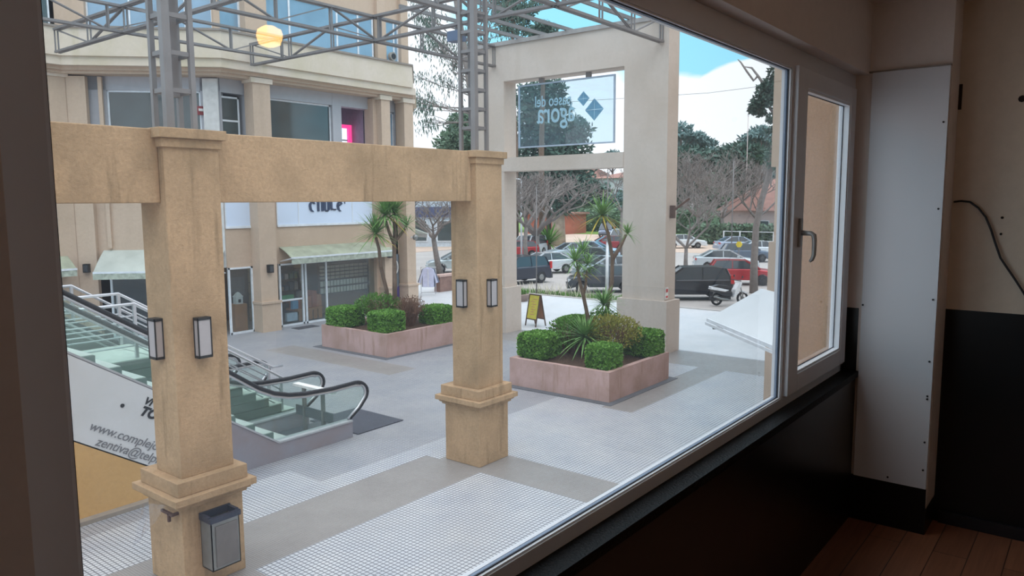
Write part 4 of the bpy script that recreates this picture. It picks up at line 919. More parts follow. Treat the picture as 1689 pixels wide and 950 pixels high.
# ================================================================== CAR PARK
def car(loc, yaw, kind, color, label, metal=.3):
    """kind: hatch / sedan / suv / van. Local x forward."""
    spec = {'hatch': (3.95, .84, 1.47, 2.45, [(-1.95, .55, .95), (-1.9, .9, 1.0), (-1.2, .98, .98), (.75, .98, .98), (1.75, .84, .84), (1.95, .62, .62)], [(-1.85, .98), (-1.55, 1.44), (-.9, 1.47), (.2, 1.45), (1.05, .97)]),
            'sedan': (4.5, .86, 1.44, 2.62, [(-2.25, .6, 1.0), (-2.2, .95, 1.0), (-1.5, 1.0, 1.0), (.9, .96, .96), (2.0, .82, .82), (2.25, .6, .6)], [(-1.75, 1.0), (-1.0, 1.41), (-.4, 1.44), (.3, 1.42), (1.15, .96)]),
            'suv': (4.5, .92, 1.68, 2.65, [(-2.25, .6, 1.0), (-2.2, 1.05, 1.08), (-1.5, 1.08, 1.08), (1.0, 1.06, 1.06), (2.05, .96, .96), (2.25, .68, .68)], [(-2.1, 1.08), (-1.85, 1.6), (-1.2, 1.68), (.3, 1.65), (1.15, 1.06)]),
            'van': (4.4, .90, 1.85, 2.7, [(-2.2, .6, 1.0), (-2.15, 1.05, 1.08), (-1.5, 1.08, 1.08), (1.2, 1.06, 1.06), (2.05, .92, .92), (2.2, .68, .68)], [(-2.12, 1.08), (-2.0, 1.8), (-1.2, 1.85), (.6, 1.82), (1.55, 1.04)])}[kind]
    Ln, hw, hh, wb, prof, roof = spec
    t = thing('car', label, 'car', loc, yaw); t.scale = (.88, .88, .88)
    paint = plain('car_paint_%d_%d_%d' % color, color, .16, metal, .03, 1, .7)
    # lower body: closed outline in x,z with wheel arches, extruded with tucked-in edges
    zb = .24; xs = [p[0] for p in prof]; ax = (-wb/2-.05, wb/2-.05); wr = .31 if kind in ('hatch', 'sedan') else .35
    def arch(cx): return [(cx+math.cos(a)*(wr+.05), .30+math.sin(a)*(wr+.05)) for a in [math.radians(d) for d in range(0, 181, 30)]]
    low = [(xs[-1]-.05, zb)]+[p for c_ in sorted(ax, reverse=True) for p in arch(c_)]+[(xs[0]+.05, zb)]
    up = [(x, z) for x, _, z in prof]; up = [(prof[0][0], prof[0][1])]+[(x, z) for x, _, z in prof[1:]]
    out = [(x, max(zb, z)) for x, z in low]+up
    m = MB(); n = len(out); rows = [(-hw, 1.0, 0.), (-hw*.9, 1.0, .0), (hw*.9, 1., 0), (hw, 1., 0)]
    for y, k, _ in rows:
        edge = abs(y) == hw
        for x, z in out:
            zz = z-(.05 if edge and z > .8 else 0); xx = x*(.975 if edge else 1.0) ; m.v.append((xx, y, zz))
    for r_ in range(3):
        for i in range(n): m.f.append((r_*n+i, r_*n+(i+1) % n, (r_+1)*n+(i+1) % n, (r_+1)*n+i)); m.mi.append(0)
    m.f.append(tuple(range(n-1, -1, -1))); m.mi.append(0); m.f.append(tuple(range(3*n, 4*n))); m.mi.append(0)
    m.build('body', paint, t, world=False, bevel=.05, smooth=False)
    # greenhouse (glass) and roof with pillars
    gw, rw = hw*.93, hw*.74
    def wy_(z): return gw+(rw-gw)*(z-.98)/(hh-.98)
    m = MB(); k = len(roof)
    for s in (-1, 1):
        for x, z in roof: m.v.append((x, s*wy_(z), z))
    m.f += [tuple(range(k-1, -1, -1)), tuple(range(k, 2*k))]+[(i, i+1, k+i+1, k+i) for i in range(k-1)]; m.mi = [0]*len(m.f)
    m.build('windows', plain('car_glass', (44, 56, 64), .08, 0, .1, 1, .8), t, world=False)
    m = MB(); r1, r2, r3 = roof[1], roof[2], roof[3]; o = .012
    pts = []
    for x, z in (r1, r2, r3): pts.append((x, z+o))
    for s in (0,):
        vs = []
        for x, z in pts: vs += [(x, -wy_(z)-.005, z), (x, wy_(z)+.005, z), (x, -wy_(z)-.005, z-.06), (x, wy_(z)+.005, z-.06)]
        m.add(vs, [(0, 4, 5, 1), (4, 8, 9, 5), (0, 2, 6, 4), (4, 6, 10, 8), (1, 5, 7, 3), (5, 9, 11, 7), (0, 1, 3, 2), (8, 10, 11, 9)])
    for s in (-1, 1):
        for a, b in ((roof[0], roof[1]), (roof[3], roof[4])):
            m.bar((a[0], s*(wy_(a[1])+.0), a[1]), (b[0], s*(wy_(b[1])+.0), b[1]), .06, .09)
        xm = (roof[1][0]+roof[3][0])/2+.1; m.bar((xm, s*gw, .97), (xm, s*wy_(hh-.04), hh-.04), .04, .07)
    m.build('roof', paint, t, world=False)
    for cx in ax:
        for s in (-1, 1):
            m = MB(); y = s*(hw-.10)
            m.lathe([(wr*.6, -.09), (wr, -.08), (wr, .08), (wr*.6, .09)], (cx, y, wr), 16, axis='y'); w = m.build('wheel', M['rubber'], t, world=False)
            m = MB(); m.lathe([(wr*.58, -.005), (wr*.5, .02), (.04, .03)], (cx, y+s*.085, wr), 12, axis='y'); m.build('hubcap', M['steel'], w, world=False)
    lamp_r = plain('tail_lamp_red', (190, 30, 34), .25); lamp_f = plain('head_lamp_clear', (214, 220, 226), .15)
    for s in (-1, 1):
        x = prof[1][0]; zt_ = prof[1][2]-.12
        if kind in ('suv', 'van'): MB().box(x-.03, x+.14, s*hw*.98-.06, s*hw*.98+.03, zt_-.1, zt_+.35).build('tail_lamp', lamp_r, t, world=False)
        else: MB().box(x-.03, x+.22, min(s*hw*.6, s*hw*.995), max(s*hw*.6, s*hw*.995), zt_-.12, zt_+.02).build('tail_lamp', lamp_r, t, world=False)
        x = prof[-1][0]; MB().box(x-.32, x-.04, min(s*hw*.6, s*hw*.985), max(s*hw*.6, s*hw*.985), prof[-1][1]-.02, prof[-1][1]+.13).build('head_lamp', lamp_f, t, world=False)
        MB().box(.68, .86, min(s*(hw), s*(hw+.16)), max(s*hw, s*(hw+.16)), .98, 1.1).build('mirror', paint, t, world=False)
    MB().box(prof[0][0]-.03, prof[0][0]+.05, -.26, .26, .62, .74).build('number_plate', M['paper'], t, world=False)
    m = MB(); m.box(prof[0][0]-.05, prof[0][0]+.25, -hw*.97, hw*.97, .26, .52); m.box(xs[-1]-.25, xs[-1]+.04, -hw*.97, hw*.97, .24, .46); m.build('bumper', plain('bumper_dark', (60, 62, 66), .5) if kind in ('suv', 'van') else paint, t, world=False)
    return t
LEFT = math.radians(38.3+90)               # heading towards picture-left
def C(px, py, yaw, kind, col, label, metal=.3):
    g = G(px, py); return car((g.x, g.y, 0), yaw, kind, col, label, metal)
r_ = math.radians
C(1132, 492, LEFT-r_(4), 'suv', (26, 30, 38), 'black estate car parked right of the gateway pillar behind the scooter')
C(992, 480, LEFT-r_(2), 'hatch', (66, 70, 78), 'dark grey hatchback parked side-on behind the white post')
C(850, 467, LEFT+r_(38), 'suv', (44, 50, 64), 'dark blue hatchback seen from behind, nearest the left gateway pillar')
C(897, 450, LEFT+r_(22), 'sedan', (226, 230, 236), 'white saloon car parked behind the dark blue hatchback')
C(1003, 458, LEFT+r_(12), 'sedan', (176, 190, 200), 'silver-blue car directly behind the dark grey hatchback')
C(942, 428, LEFT+r_(20), 'sedan', (186, 198, 210), 'pale silver car in the second row behind the white saloon')
C(978, 425, LEFT+r_(160), 'sedan', (176, 204, 230), 'light blue saloon in the second row below the red car')
C(992, 440, LEFT+r_(150), 'hatch', (96, 112, 120), 'grey-green hatchback between the light blue and silver-blue cars')
C(1000, 413, LEFT+r_(8), 'hatch', (150, 50, 56), 'red hatchback in the far row left of the gateway pillar')
C(1022, 405, LEFT+r_(70), 'van', (214, 220, 226), 'white van at the far end of the row beside the cordyline')
C(1001, 390, LEFT+r_(75), 'van', (120, 130, 150), 'distant grey truck at the entrance of the dirt lot')
C(872, 421, LEFT+r_(60), 'van', (206, 212, 218), 'white van with a dark windscreen near the lamp post')
C(852, 424, LEFT+r_(10), 'hatch', (186, 52, 56), 'red car half hidden by the left gateway pillar')
C(1196, 445, LEFT+r_(172), 'sedan', (206, 214, 220), 'white saloon in the second row right of the bare tree')
C(1222, 468, LEFT+r_(168), 'hatch', (176, 44, 54), 'red hatchback beside the black estate car')
C(1217, 414, LEFT+r_(186), 'sedan', (170, 184, 204), 'silver saloon parked in the back row by the hedge')
C(1229, 431, LEFT+r_(176), 'hatch', (92, 106, 124), 'slate blue hatchback behind the white saloon')
C(1256, 424, LEFT+r_(180), 'sedan', (216, 222, 228), 'white car at the far right end of the back row')
C(1128, 409, LEFT+r_(184), 'sedan', (222, 226, 230), 'white car parked behind the bare tree trunk')
C(755, 448, LEFT+r_(10), 'sedan', (196, 210, 214), 'pale car seen between the shops and the planter column')
def scooter():
    g = G(1203, 503); t = thing('scooter', 'white and black scooter parked behind the black estate car', 'scooter', (g.x, g.y, 0), LEFT+math.pi+r_(4)+r_(12))
    for x, nm in ((-.62, 'rear'), (.62, 'front')):
        m = MB(); m.tube([(x+.23*math.cos(a), 0, .28+.23*math.sin(a)) for a in [2*math.pi*i/16 for i in range(17)]], .05, 6); w = m.build('wheel', M['rubber'], t, world=False)
        m = MB(); m.lathe([(.07, -.05), (.07, .05)], (x, 0, .28), 10, axis='y')
        for i in range(5): a = i*1.2566; m.bar((x, 0, .28), (x+.2*math.cos(a), 0, .28+.2*math.sin(a)), .02)
        m.build('rim', M['steel'], w, world=False)
    wh = plain('scooter_white', (220, 222, 226), .3); bk = plain('scooter_black', (34, 36, 42), .35)
    m = MB(); m.slab([(-.85, -.11, .62), (-.35, -.13, .42), (.05, -.12, .40), (.05, -.12, .58), (-.35, -.12, .72), (-.95, -.09, .78)][::-1], (0, .24, 0)); m.build('side_cover', bk, t, world=False)
    m = MB(); m.slab([(-.95, -.12, .72), (-.3, -.14, .60), (-.1, -.13, .66), (-.9, -.1, .84)][::-1], (0, .27, 0)); m.build('tail_fairing', wh, t, world=False)
    m = MB(); m.slab([(-.85, -.12, .84), (-.1, -.13, .74), (.12, -.12, .78), (-.1, -.12, .84), (-.6, -.12, .90)][::-1], (0, .25, 0)); m.build('seat', M['rubber'], t, world=False)
    m = MB(); m.slab([(.10, -.16, .34), (.36, -.15, .52), (.52, -.12, .96), (.42, -.12, 1.0), (.20, -.15, .66)], (0, .31, 0)); m.build('leg_shield', wh, t, world=False)
    m = MB(); m.slab([(.42, -.07, .56), (.62, -.07, .60), (.88, -.06, .50), (.86, -.06, .44), (.62, -.07, .53)], (0, .14, 0)); m.build('front_mudguard', wh, t, world=False)
    m = MB(); m.tube([(.62, .07, .28), (.42, .07, .95)], .025, 6); m.tube([(.62, -.07, .28), (.42, -.07, .95)], .025, 6); m.build('fork', M['steel'], t, world=False)
    m = MB(); m.tube([(.30, .36, 1.06), (.38, .12, 1.04), (.38, -.12, 1.04), (.30, -.36, 1.06)], .02, 6); m.build('handlebar', bk, t, world=False)
    for s in (-1, 1):
        m = MB(); m.tube([(.34, s*.22, 1.05), (.40, s*.30, 1.2)], .008, 4); m.lathe([(.05, -.01), (.05, .01)], (.40, s*.32, 1.22), 8, axis='x'); m.build('mirror', bk, t, world=False)
    m = MB(); m.lathe([(.09, 0), (.06, .06)], (.50, 0, .90), 10, axis='x'); m.build('headlight', M['opal'], t, world=False)
    m = MB(); m.tube([(-.15, -.16, .26), (-.5, -.18, .30), (-.85, -.19, .42)], [.03, .05, .045], 8); m.build('exhaust', M['steel'], t, world=False)
    m = MB(); m.box(-.95, .0, -.10, .10, .26, .40); m.build('engine', bk, t, world=False)
scooter()
# posts
def post(px, py, z, r0, label, cat='post', arm=None, mat=None, name='street_post'):
    g = G(px, py); t = thing(name, label, cat, (g.x, g.y, 0)); MB().tube([(g.x, g.y, 0), (g.x, g.y, z)], [r0, r0*.7], 8).build('pole', mat or M['white_frame'], t, smooth=True)
    if arm:
        MB().tube([(g.x, g.y, z), (g.x+arm[0]*.5, g.y+arm[1]*.5, z+.12), (g.x+arm[0], g.y+arm[1], z+.1)], r0*.6, 6).build('arm', M['white_frame'], t)
        MB().box(g.x+arm[0]-.15, g.x+arm[0]+.45, g.y+arm[1]-.12, g.y+arm[1]+.12, z+.02, z+.12).build('lamp_head', M['steel'], t)
    else: bx(MB(), g.x, g.y, r0*1.4, z, z+.04).build('cap', M['steel'], t)
post(1001, 487, 2.6, .085, 'white post at the kerb behind the right planter')
post(1001, 480, 6.0, .03, 'thin dark pole behind the white post', mat=M['truss'])
post(860, 425, 6.1, .09, 'white street lamp beside the left gateway pillar', 'street lamp', (-.9, .9), None, 'street_lamp')
post(1206, 425, 7.5, .05, 'thin pale pole rising between the cars on the right', 'post', None, M['truss'])
post(885, 485, 5.2, .035, 'thin dark pole near the dark blue hatchback', 'post', None, M['truss'])
post(1228, 398, 13.2, .05, 'tall pale utility pole among the far trees', 'utility pole', None, M['housewall'], 'utility_pole')
g = G(1218, 440); t = thing('yellow_sign', 'small yellow sign above the red hatchback', 'sign', (g.x, g.y, 0))
MB().bar((g.x, g.y, 0), (g.x, g.y, 1.3), .05).build('post', M['truss'], t)
c = at(1210, 431, 1, g.y); MB().lathe([(.22, -.03), (.22, .03)], (g.x, g.y, 1.5), 6, axis='x').build('plate', plain('yellow_plate', (226, 196, 60), .5), t)
# far power line
t = MB().tube([at(1110, 197, 0, 45), at(1150, 191.5, 0, 45), at(1200, 184, 0, 45)], .02, 4)
single('power_line', MB().tube([(45, 40, 11.6), (45, 20, 11.0), (45, -5, 11.7)], .011, 4), M['rubber'], 'thin power line crossing above the car park', 'cable')

# ================================================================== HOUSES
def house(name, label, x0, x1, y0, y1, h, wall, roofm, rise=1.6, axis='y', wins=(), flat=False):
    t = thing(name, label, 'building', ((x0+x1)/2, (y0+y1)/2, 0)); B(x0, x1, y0, y1, 0, h).build('wall', wall, t)
    m = MB(); o = .5; cx, cy = (x0+x1)/2, (y0+y1)/2
    if flat: m.box(x0-.3, x1+.3, y0-.3, y1+.3, h, h+.35)
    else:
        a = [(x0-o, y0-o, h), (x1+o, y0-o, h), (x1+o, y1+o, h), (x0-o, y1+o, h)]
        q_ = [(cx, y0+3, h+rise), (cx, y1-3, h+rise)]
        m.add(a+q_, [(0, 1, 4), (1, 2, 5, 4), (2, 3, 5), (3, 0, 4, 5), (3, 2, 1, 0)])
    m.build('roof', roofm, t)
    for (y, z, w, hh) in wins:
        f = MB().box(x0-.06, x0+.02, y-w/2, y+w/2, z, z+hh).build('window', M['white_frame'], t)
        MB().box(x0-.08, x0-.05, y-w/2+.08, y+w/2-.08, z+.08, z+hh-.08).build('pane', M['dark_glass'], f)
    return t
house('house', 'pink-walled house with a terracotta roof behind the right-hand cars', 78, 90, 20, 33, 3.3, M['housewall'], M['terracotta'], 3.4, 'y', ((24, 1, 1.5, 1.3), (28.5, 1, 1.5, 1.3)))
house('house', 'house with a terracotta roof and white wall at the window edge', 74, 84, 8.5, 22.3, 3.6, M['house_white'], M['terracotta'], 3.0, 'y', ((20, 1.1, 1.5, 1.2),))
house('house', 'white two-storey house with a low red roof seen through the gateway', 108, 118, 60.5, 67.5, 8.0, M['house_white'], M['terracotta'], 1.2, 'y', ((63, 4.8, 1.2, 1.4),))
house('house', 'white gabled house behind the bare tree in the gateway', 112, 120, 69.5, 76, 7.6, M['house_white'], M['terracotta'], 2.6, 'y', ((72, 3.8, 1.4, 1.4),))
t = thing('low_brick_building', 'low red brick building beside the thick palm trunk', 'building', (84, 60, 0)); B(82, 88, 56.5, 62, 0, 2.6).build('wall', plain('red_brick_wall', (170, 100, 80), .8, 0, .2, 1), t); B(81.6, 88.4, 56.2, 62.3, 2.6, 2.85).build('roof', M['terracotta'], t)
t = thing('far_shop', 'grey-blue two-storey building with a dark band across the road', 'building', (52, 58, 0))
wx0, wy0 = 47.5, 47.5
def fs(mb, a0, a1, d0, d1, z0, z1): F_ = Fr((50, 57, 0), (math.sin(YAW), -math.cos(YAW), 0), (-math.cos(YAW), -math.sin(YAW), 0)); return F_.box(mb, a0, a1, d0, d1, z0, z1)
m = MB(); fs(m, -5, 9, -6, 0, 0, 6.4); m.build('wall', plain('far_shop_wall', (196, 204, 212), .8), t)
m = MB(); fs(m, -5, 9, 0, .3, 2.9, 3.9); m.build('fascia_band', plain('navy_fascia', (78, 84, 116), .6), t)
m = MB(); fs(m, -5.3, 9.3, -6.3, .4, 6.4, 6.7); m.build('roof', M['terracotta'], t)
for a in (-4, -1.4, 1.2, 3.8, 6.4):
    m = MB(); fs(m, a, a+1.7, 0, .08, .5, 2.6); f = m.build('shop_window', M['white_frame'], t); m = MB(); fs(m, a+.1, a+1.6, .08, .1, .6, 2.5); m.build('pane', M['dark_glass'], f)
    m = MB(); fs(m, a, a+1.5, 0, .08, 4.4, 5.8); f = m.build('window', M['white_frame'], t); m = MB(); fs(m, a+.1, a+1.4, .08, .1, 4.5, 5.7); m.build('pane', M['dark_glass'], f)
# side awning past the gallery corner
t = thing('side_awning', 'small white awning on the far side of the gallery corner', 'awning', (26.0, 26.6, 2.8))
p0 = at(686, 374, 0, 26.0); p1 = at(704, 386, 0, 26.6)
MB().slab([(25.3, 26.5, 3.4), (25.3, 31, 3.4), (26.9, 31, 2.9), (26.9, 26.5, 2.9)], (0, 0, -.05)).build('canvas', M['awning'], t)
MB().box(26.86, 26.94, 26.5, 31, 2.7, 2.92).build('valance', M['white_frame'], t)
# far hedge and fences
def leafy_box(name, x0, x1, y0, y1, z1, n, mat, label, sz=.35):
    m = MB(); rr = random.Random(int(x0+y0)); m.box(x0+.3, x1-.3, y0+.3, y1-.3, 0, z1-.3)
    for _ in range(n):
        p = (rr.uniform(x0, x1), rr.uniform(y0, y1), rr.uniform(.1, z1))
        if rr.random() < .6: p = (x0+rr.uniform(-.2, .4), p[1], p[2])
        m.leaf(p, (rr.uniform(-1, 1), rr.uniform(-1, 1), rr.uniform(-.2, 1)), rr.uniform(.5, 1.2)*sz, sz*.5, 0, rr)
    return single(name, m, mat, label, 'hedge')
leafy_box('garden_hedge', 72, 74, 14, 34, 2.0, 5200, M['tree_mid'], 'long loose hedge behind the back row of cars', .40)
leafy_box('garden_hedge', 44.2, 46, 49, 56, 1.1, 900, M['tree_dark'], 'low clipped hedge in front of the grey-blue building', .25)
leafy_box('garden_hedge', 92, 95, 40, 62, 3.2, 3000, M['tree_mid'], 'green hedge at the far side of the dirt lot', .5)
t = thing('yard_fence', 'low white fence behind the silver saloon', 'fence', (70, 24, 0)); m = MB()
for i in range(8): B(69.9, 70.0, 18+i*1.6, 18.1+i*1.6, 0, 1.5).build('post', M['white_frame'], t)
for z in (.6, 1.45): MB().bar((69.95, 18, z), (69.95, 29.3, z), .06).build('rail', M['white_frame'], t)

# ================================================================== TREES
def grow(m, p, d, L_, r, depth, rr, spread=.6, up=.1, kids=3, ends=None, shrink=.72, minr=.012):
    p = Vector(p); d = Vector(d).normalized(); q_ = p+d*L_*.5+Vector((rr.uniform(-1, 1), rr.uniform(-1, 1), rr.uniform(-.5, .5)))*L_*.06
    e = q_+(d+Vector((rr.uniform(-1, 1), rr.uniform(-1, 1), up))*.15).normalized()*L_*.5
    m.tube([p, q_, e], [r, r*.85, max(minr, r*.7)], 5 if r > .05 else 3, cap=False)
    if depth == 0:
        if ends is not None: ends.append(e)
        return
    for k in range(kids):
        a = rr.uniform(0, 6.28); v = Vector((math.cos(a), math.sin(a), rr.uniform(-.3, .6)))
        nd_ = (d*(1-spread*.4)+v*spread+Vector((0, 0, up))).normalized()
        s = q_ if (k == kids-1 and rr.random() < .5) else e
        grow(m, s, nd_, L_*shrink*rr.uniform(.8, 1.15), max(minr, r*.62), depth-1, rr, spread, up, kids, ends, shrink, minr)
def bare_tree(base, trunk_h, r, L_, depth, label, seed, lean=(0, 0, 1), spread=.75, minr=.014, mat=None, kids=3):
    rr = random.Random(seed); t = thing('bare_tree', label, 'tree', base); b = Vector(base)
    top = b+Vector(lean).normalized()*trunk_h
    m = MB(); m.tube([b, (b+top)/2+Vector((rr.uniform(-.1, .1), rr.uniform(-.1, .1), 0)), top], [r*1.25, r, r*.85], 8); m.build('trunk', mat or M['bark_grey'], t, smooth=True)
    m = MB()
    for k in range(5):
        a = k*1.2566+rr.uniform(-.3, .3); grow(m, top, (math.cos(a)*.8, math.sin(a)*.8, .75), L_*rr.uniform(.8, 1.1), r*.55, depth, rr, spread, .12, kids, None, .72, minr)
    m.build('branches', mat or M['bark_grey'], t)
    return t
g = G(1131, 449); bare_tree((g.x, g.y, 0), 1.5, .13, 1.7, 5, 'bare tree with a slim trunk right of the gateway pillar', 11, minr=.009)
g = G(726, 452); bare_tree((g.x, g.y, 0), 2.2, .17, 1.3, 4, 'bare tree leaning over the clothes rack', 12, (-.12, .12, 1))
g = G(884, 421); bare_tree((g.x, g.y, 0), 1.6, .34, 2.4, 5, 'wide brownish bare tree seen through the gateway', 13, (0, 0, 1), .8, .02)
g = G(868, 430); bare_tree((g.x, g.y, 0), 2.5, .16, 1.7, 4, 'slim bare tree beside the street lamp', 14)
g = G(1190, 400); bare_tree((g.x, g.y, 0), 2.5, .2, 2.7, 5, 'bare tree behind the back row, right of the gateway', 15, minr=.02)
g = G(1150, 396); bare_tree((g.x, g.y, 0), 2.5, .2, 2.9, 5, 'bare tree behind the white parked car', 16, minr=.022)
g = G(1246, 402); bare_tree((g.x, g.y, 0), 2.5, .2, 2.6, 4, 'bare tree in front of the terracotta roof at right', 17, minr=.02)
g = G(1025, 420); bare_tree((g.x, g.y, 0), 3.5, .14, 1.7, 4, 'thin bare tree against the right gateway pillar', 18)
def leaf_blob(m, c, r, n, size, rr, flat=.7, mi=0):
    c = Vector(c)
    for _ in range(n):
        v = Vector((rr.gauss(0, 1), rr.gauss(0, 1), rr.gauss(0, 1))).normalized()*(rr.random()**.35)
        p = c+Vector((v.x*r, v.y*r, v.z*r*flat)); m.leaf(p, v*.5+Vector((rr.uniform(-1, 1), rr.uniform(-1, 1), rr.uniform(-.8, .8))), size*rr.uniform(.6, 1.3), size*.45, mi, rr)
def leafy_tree(base, trunk, r, blobs, n, size, mat, label, seed, name='leafy_tree', wood=None, flat=.7):
    rr = random.Random(seed); t = thing(name, label, 'tree', base)
    m = MB(); b = Vector(base); pts = [b]+[Vector(p) for p in trunk]; m.tube(pts, [r*(1-.6*i/(len(pts)-1)) for i in range(len(pts))], 8)
    for c, rad in blobs:
        c = Vector(c); k = min(pts[1:] or pts, key=lambda q_: (q_-c).length + (3 if q_.z > c.z else 0)); m.tube([k, (k+c)/2-Vector((0, 0, .1*rad)), c], [r*.35, r*.2, r*.08], 5, cap=False)
        for _ in range(5): m.tube([c, c+Vector((rr.uniform(-1, 1), rr.uniform(-1, 1), rr.uniform(-.3, .8)))*rad*.8], [r*.08, .01], 3, cap=False)
    m.build('trunk', wood or M['bark'], t, smooth=True)
    m = MB(); tot = sum(rad**2 for _, rad in blobs)
    for c, rad in blobs: leaf_blob(m, c, rad, int(n*rad**2/tot), size, rr, flat)
    m.build('foliage', mat, t)
# dark dense tree behind the glass sign
DX = 62.
def dq(px, py): return at(px, py, 0, DX)
b = dq(905, 400); b = (b.x, b.y, 0)
leafy_tree(b, [dq(905, 330), dq(903, 250), dq(900, 190)], .28, [(dq(px, py), rd) for px, py, rd in ((900, 180, 2.6), (880, 215, 2.7), (925, 215, 2.6), (905, 150, 1.8), (875, 160, 1.9), (940, 250, 2.3), (870, 260, 2.6), (910, 280, 2.7), (945, 290, 2.2), (965, 315, 1.8), (985, 318, 1.4), (925, 330, 2.0), (865, 300, 2.2), (955, 215, 1.4))], 15000, .42, M['tree_dark'], 'dense dark evergreen behind the hanging glass sign', 21, wood=plain('dark_shaded_bark', (88, 82, 76), .9, 0, .2))  # bark colour darkened to imitate shade inside the dense crown
# round dark tree at the left of the gateway
LX = 44.
def lq(px, py): return at(px, py, 0, LX)
b = lq(770, 400); b = (b.x, b.y, 0)
leafy_tree(b, [lq(770, 330), lq(772, 260)], .4, [(lq(px, py), rd) for px, py, rd in ((772, 235, 2.1), (750, 240, 1.6), (795, 230, 2.0), (765, 205, 1.3), (740, 262, 1.2), (800, 262, 1.8), (760, 285, 1.9), (785, 200, 1.4))], 9000, .34, M['tree_mid'], 'rounded dark tree left of the gateway', 22)
# tall sparse gum tree overhead left of the gateway
rr = random.Random(31); TX = 36.
def tq(px, py): return at(px, py, 0, TX)
b = tq(790, 420); t = thing('tall_gum_tree', 'tall gum tree with sparse drooping branches above the beam', 'tree', (b.x, b.y, 0)); m = MB()
pts = [Vector((b.x, b.y, 0)), tq(792, 260), tq(785, 190), tq(775, 130), tq(762, 60), tq(752, 0), tq(745, -50)]; m.tube(pts, [.38, .34, .3, .26, .2, .15, .08], 8); ends = []
m.build('trunk', M['bark_grey'], t, smooth=True); m = MB()
for (px, py), (dx, dz) in zip(((785, 190), (780, 160), (775, 130), (770, 100), (765, 75), (760, 50), (757, 30), (752, 5), (768, 85), (778, 145), (783, 180), (786, 200), (762, 60), (772, 120)), ((1, .25), (1, .3), (1, .35), (1, .3), (1, .4), (1, .3), (-1, .3), (-1, .5), (-1, .3), (.8, .7), (.9, .1), (1, 0), (-.9, .2), (1, .6))):
    p = tq(px, py); grow(m, p, (rr.uniform(-.4, .4), dx, dz), 1.7, .06, 3, rr, .55, .02, 3, ends, .75, .014)
m.build('branches', M['bark_grey'], t); m = MB()
for e in ends:
    for _ in range(9):
        p = e+Vector((rr.uniform(-.5, .5), rr.uniform(-.5, .5), rr.uniform(-.5, .3))); m.leaf(p, (rr.uniform(-.5, .5), rr.uniform(-.5, .5), -1), rr.uniform(.18, .34), .05, 0, rr)
m.build('foliage', M['tree_dark'], t)
# sparse crowns seen through the roof trusses
def sx(x): return lambda px, py: at(px, py, 0, x)
f = sx(50.); b = f(850, 400)
leafy_tree((b.x, b.y, 0), [f(850, 250), f(845, 120), f(846, 40)], .3, [(f(px, py), rd) for px, py, rd in ((845, 20, 1.3), (830, 5, 1.0), (865, 22, 1.0), (838, 50, .9), (862, 48, .9), (850, -8, 1.2), (880, 10, .7), (826, 30, .8))], 2300, .30, M['tree_dark'], 'tall thin eucalyptus showing above the gateway top', 23, flat=.6)
f = sx(55.); b = f(894, 400)
leafy_tree((b.x, b.y, 0), [f(893, 250), f(896, 120), f(897, 60)], .3, [(f(px, py), rd) for px, py, rd in ((896, 47, .95), (908, 50, .7), (885, 55, .8), (897, 62, .9))], 1500, .3, M['tree_dark'], 'rounded treetop just above the gateway coping', 24)
# right-hand tall tree
f = sx(35.8); g = G(1243, 483); b = (g.x, g.y, 0)
t = thing('tall_right_tree', 'tall tree with a leaning trunk and tufted branches at the right edge', 'tree', b); m = MB(); rr = random.Random(41)
f = lambda px, py: at(px, py, 0, g.x)
m.tube([Vector(b), f(1244, 430), f(1247, 375), f(1256, 330), f(1268, 290), f(1276, 240), f(1280, 200), f(1277, 150), f(1282, 100)], [.22, .18, .16, .15, .14, .13, .12, .10, .07], 8)
m.tube([f(1277, 158), f(1262, 142), f(1250, 125), f(1240, 112), f(1228, 110)], [.10, .08, .06, .05, .02], 6); m.tube([f(1250, 125), f(1243, 133), f(1232, 118), f(1222, 103), f(1217, 98)], [.06, .055, .05, .04, .02], 6); m.tube([f(1278, 190), f(1265, 172), f(1252, 178)], [.08, .05, .03], 6)
m.build('trunk', M['bark_grey'], t, smooth=True); m = MB()
for px, py, rd, k in ((1262, 150, .45, 500), (1275, 140, .5, 500), (1252, 170, .42, 420), (1245, 180, .3, 260), (1268, 165, .45, 420), (1284, 120, .5, 400), (1256, 186, .25, 160), (1272, 195, .25, 120), (1288, 160, .6, 400), (1270, 215, .2, 80), (1290, 255, .9, 600)): leaf_blob(m, f(px, py), rd, k, .16, rr, .8)
m.build('foliage', M['tree_dark'], t)
# thick palm and low palm beyond the white saloon
g = G(921, 405); t = thing('thick_palm', 'short palm with a thick pale trunk beyond the white saloon', 'palm', (g.x, g.y, 0))
MB().tube([(g.x, g.y, 0), (g.x, g.y, 2.2), (g.x, g.y, 4.0)], [.75, .65, .6], 12).build('trunk', plain('palm_trunk', (176, 158, 140), .9, 0, .3, 2), t, smooth=True)
m = MB(); rr = random.Random(51); rosette(m, (g.x, g.y, 4.0), 60, 3.2, .30, rr, -.5); m.build('fronds', M['tree_dark'], t)
g = G(905, 418); t = thing('low_palm', 'low bright green palm left of the thick palm', 'palm', (g.x, g.y, 0))
MB().tube([(g.x, g.y, 0), (g.x, g.y, .8)], [.25, .2], 8).build('trunk', M['bark'], t)
m = MB(); rosette(m, (g.x, g.y, .8), 70, 2.5, .22, rr, -.2); m.build('fronds', M['bush'], t)
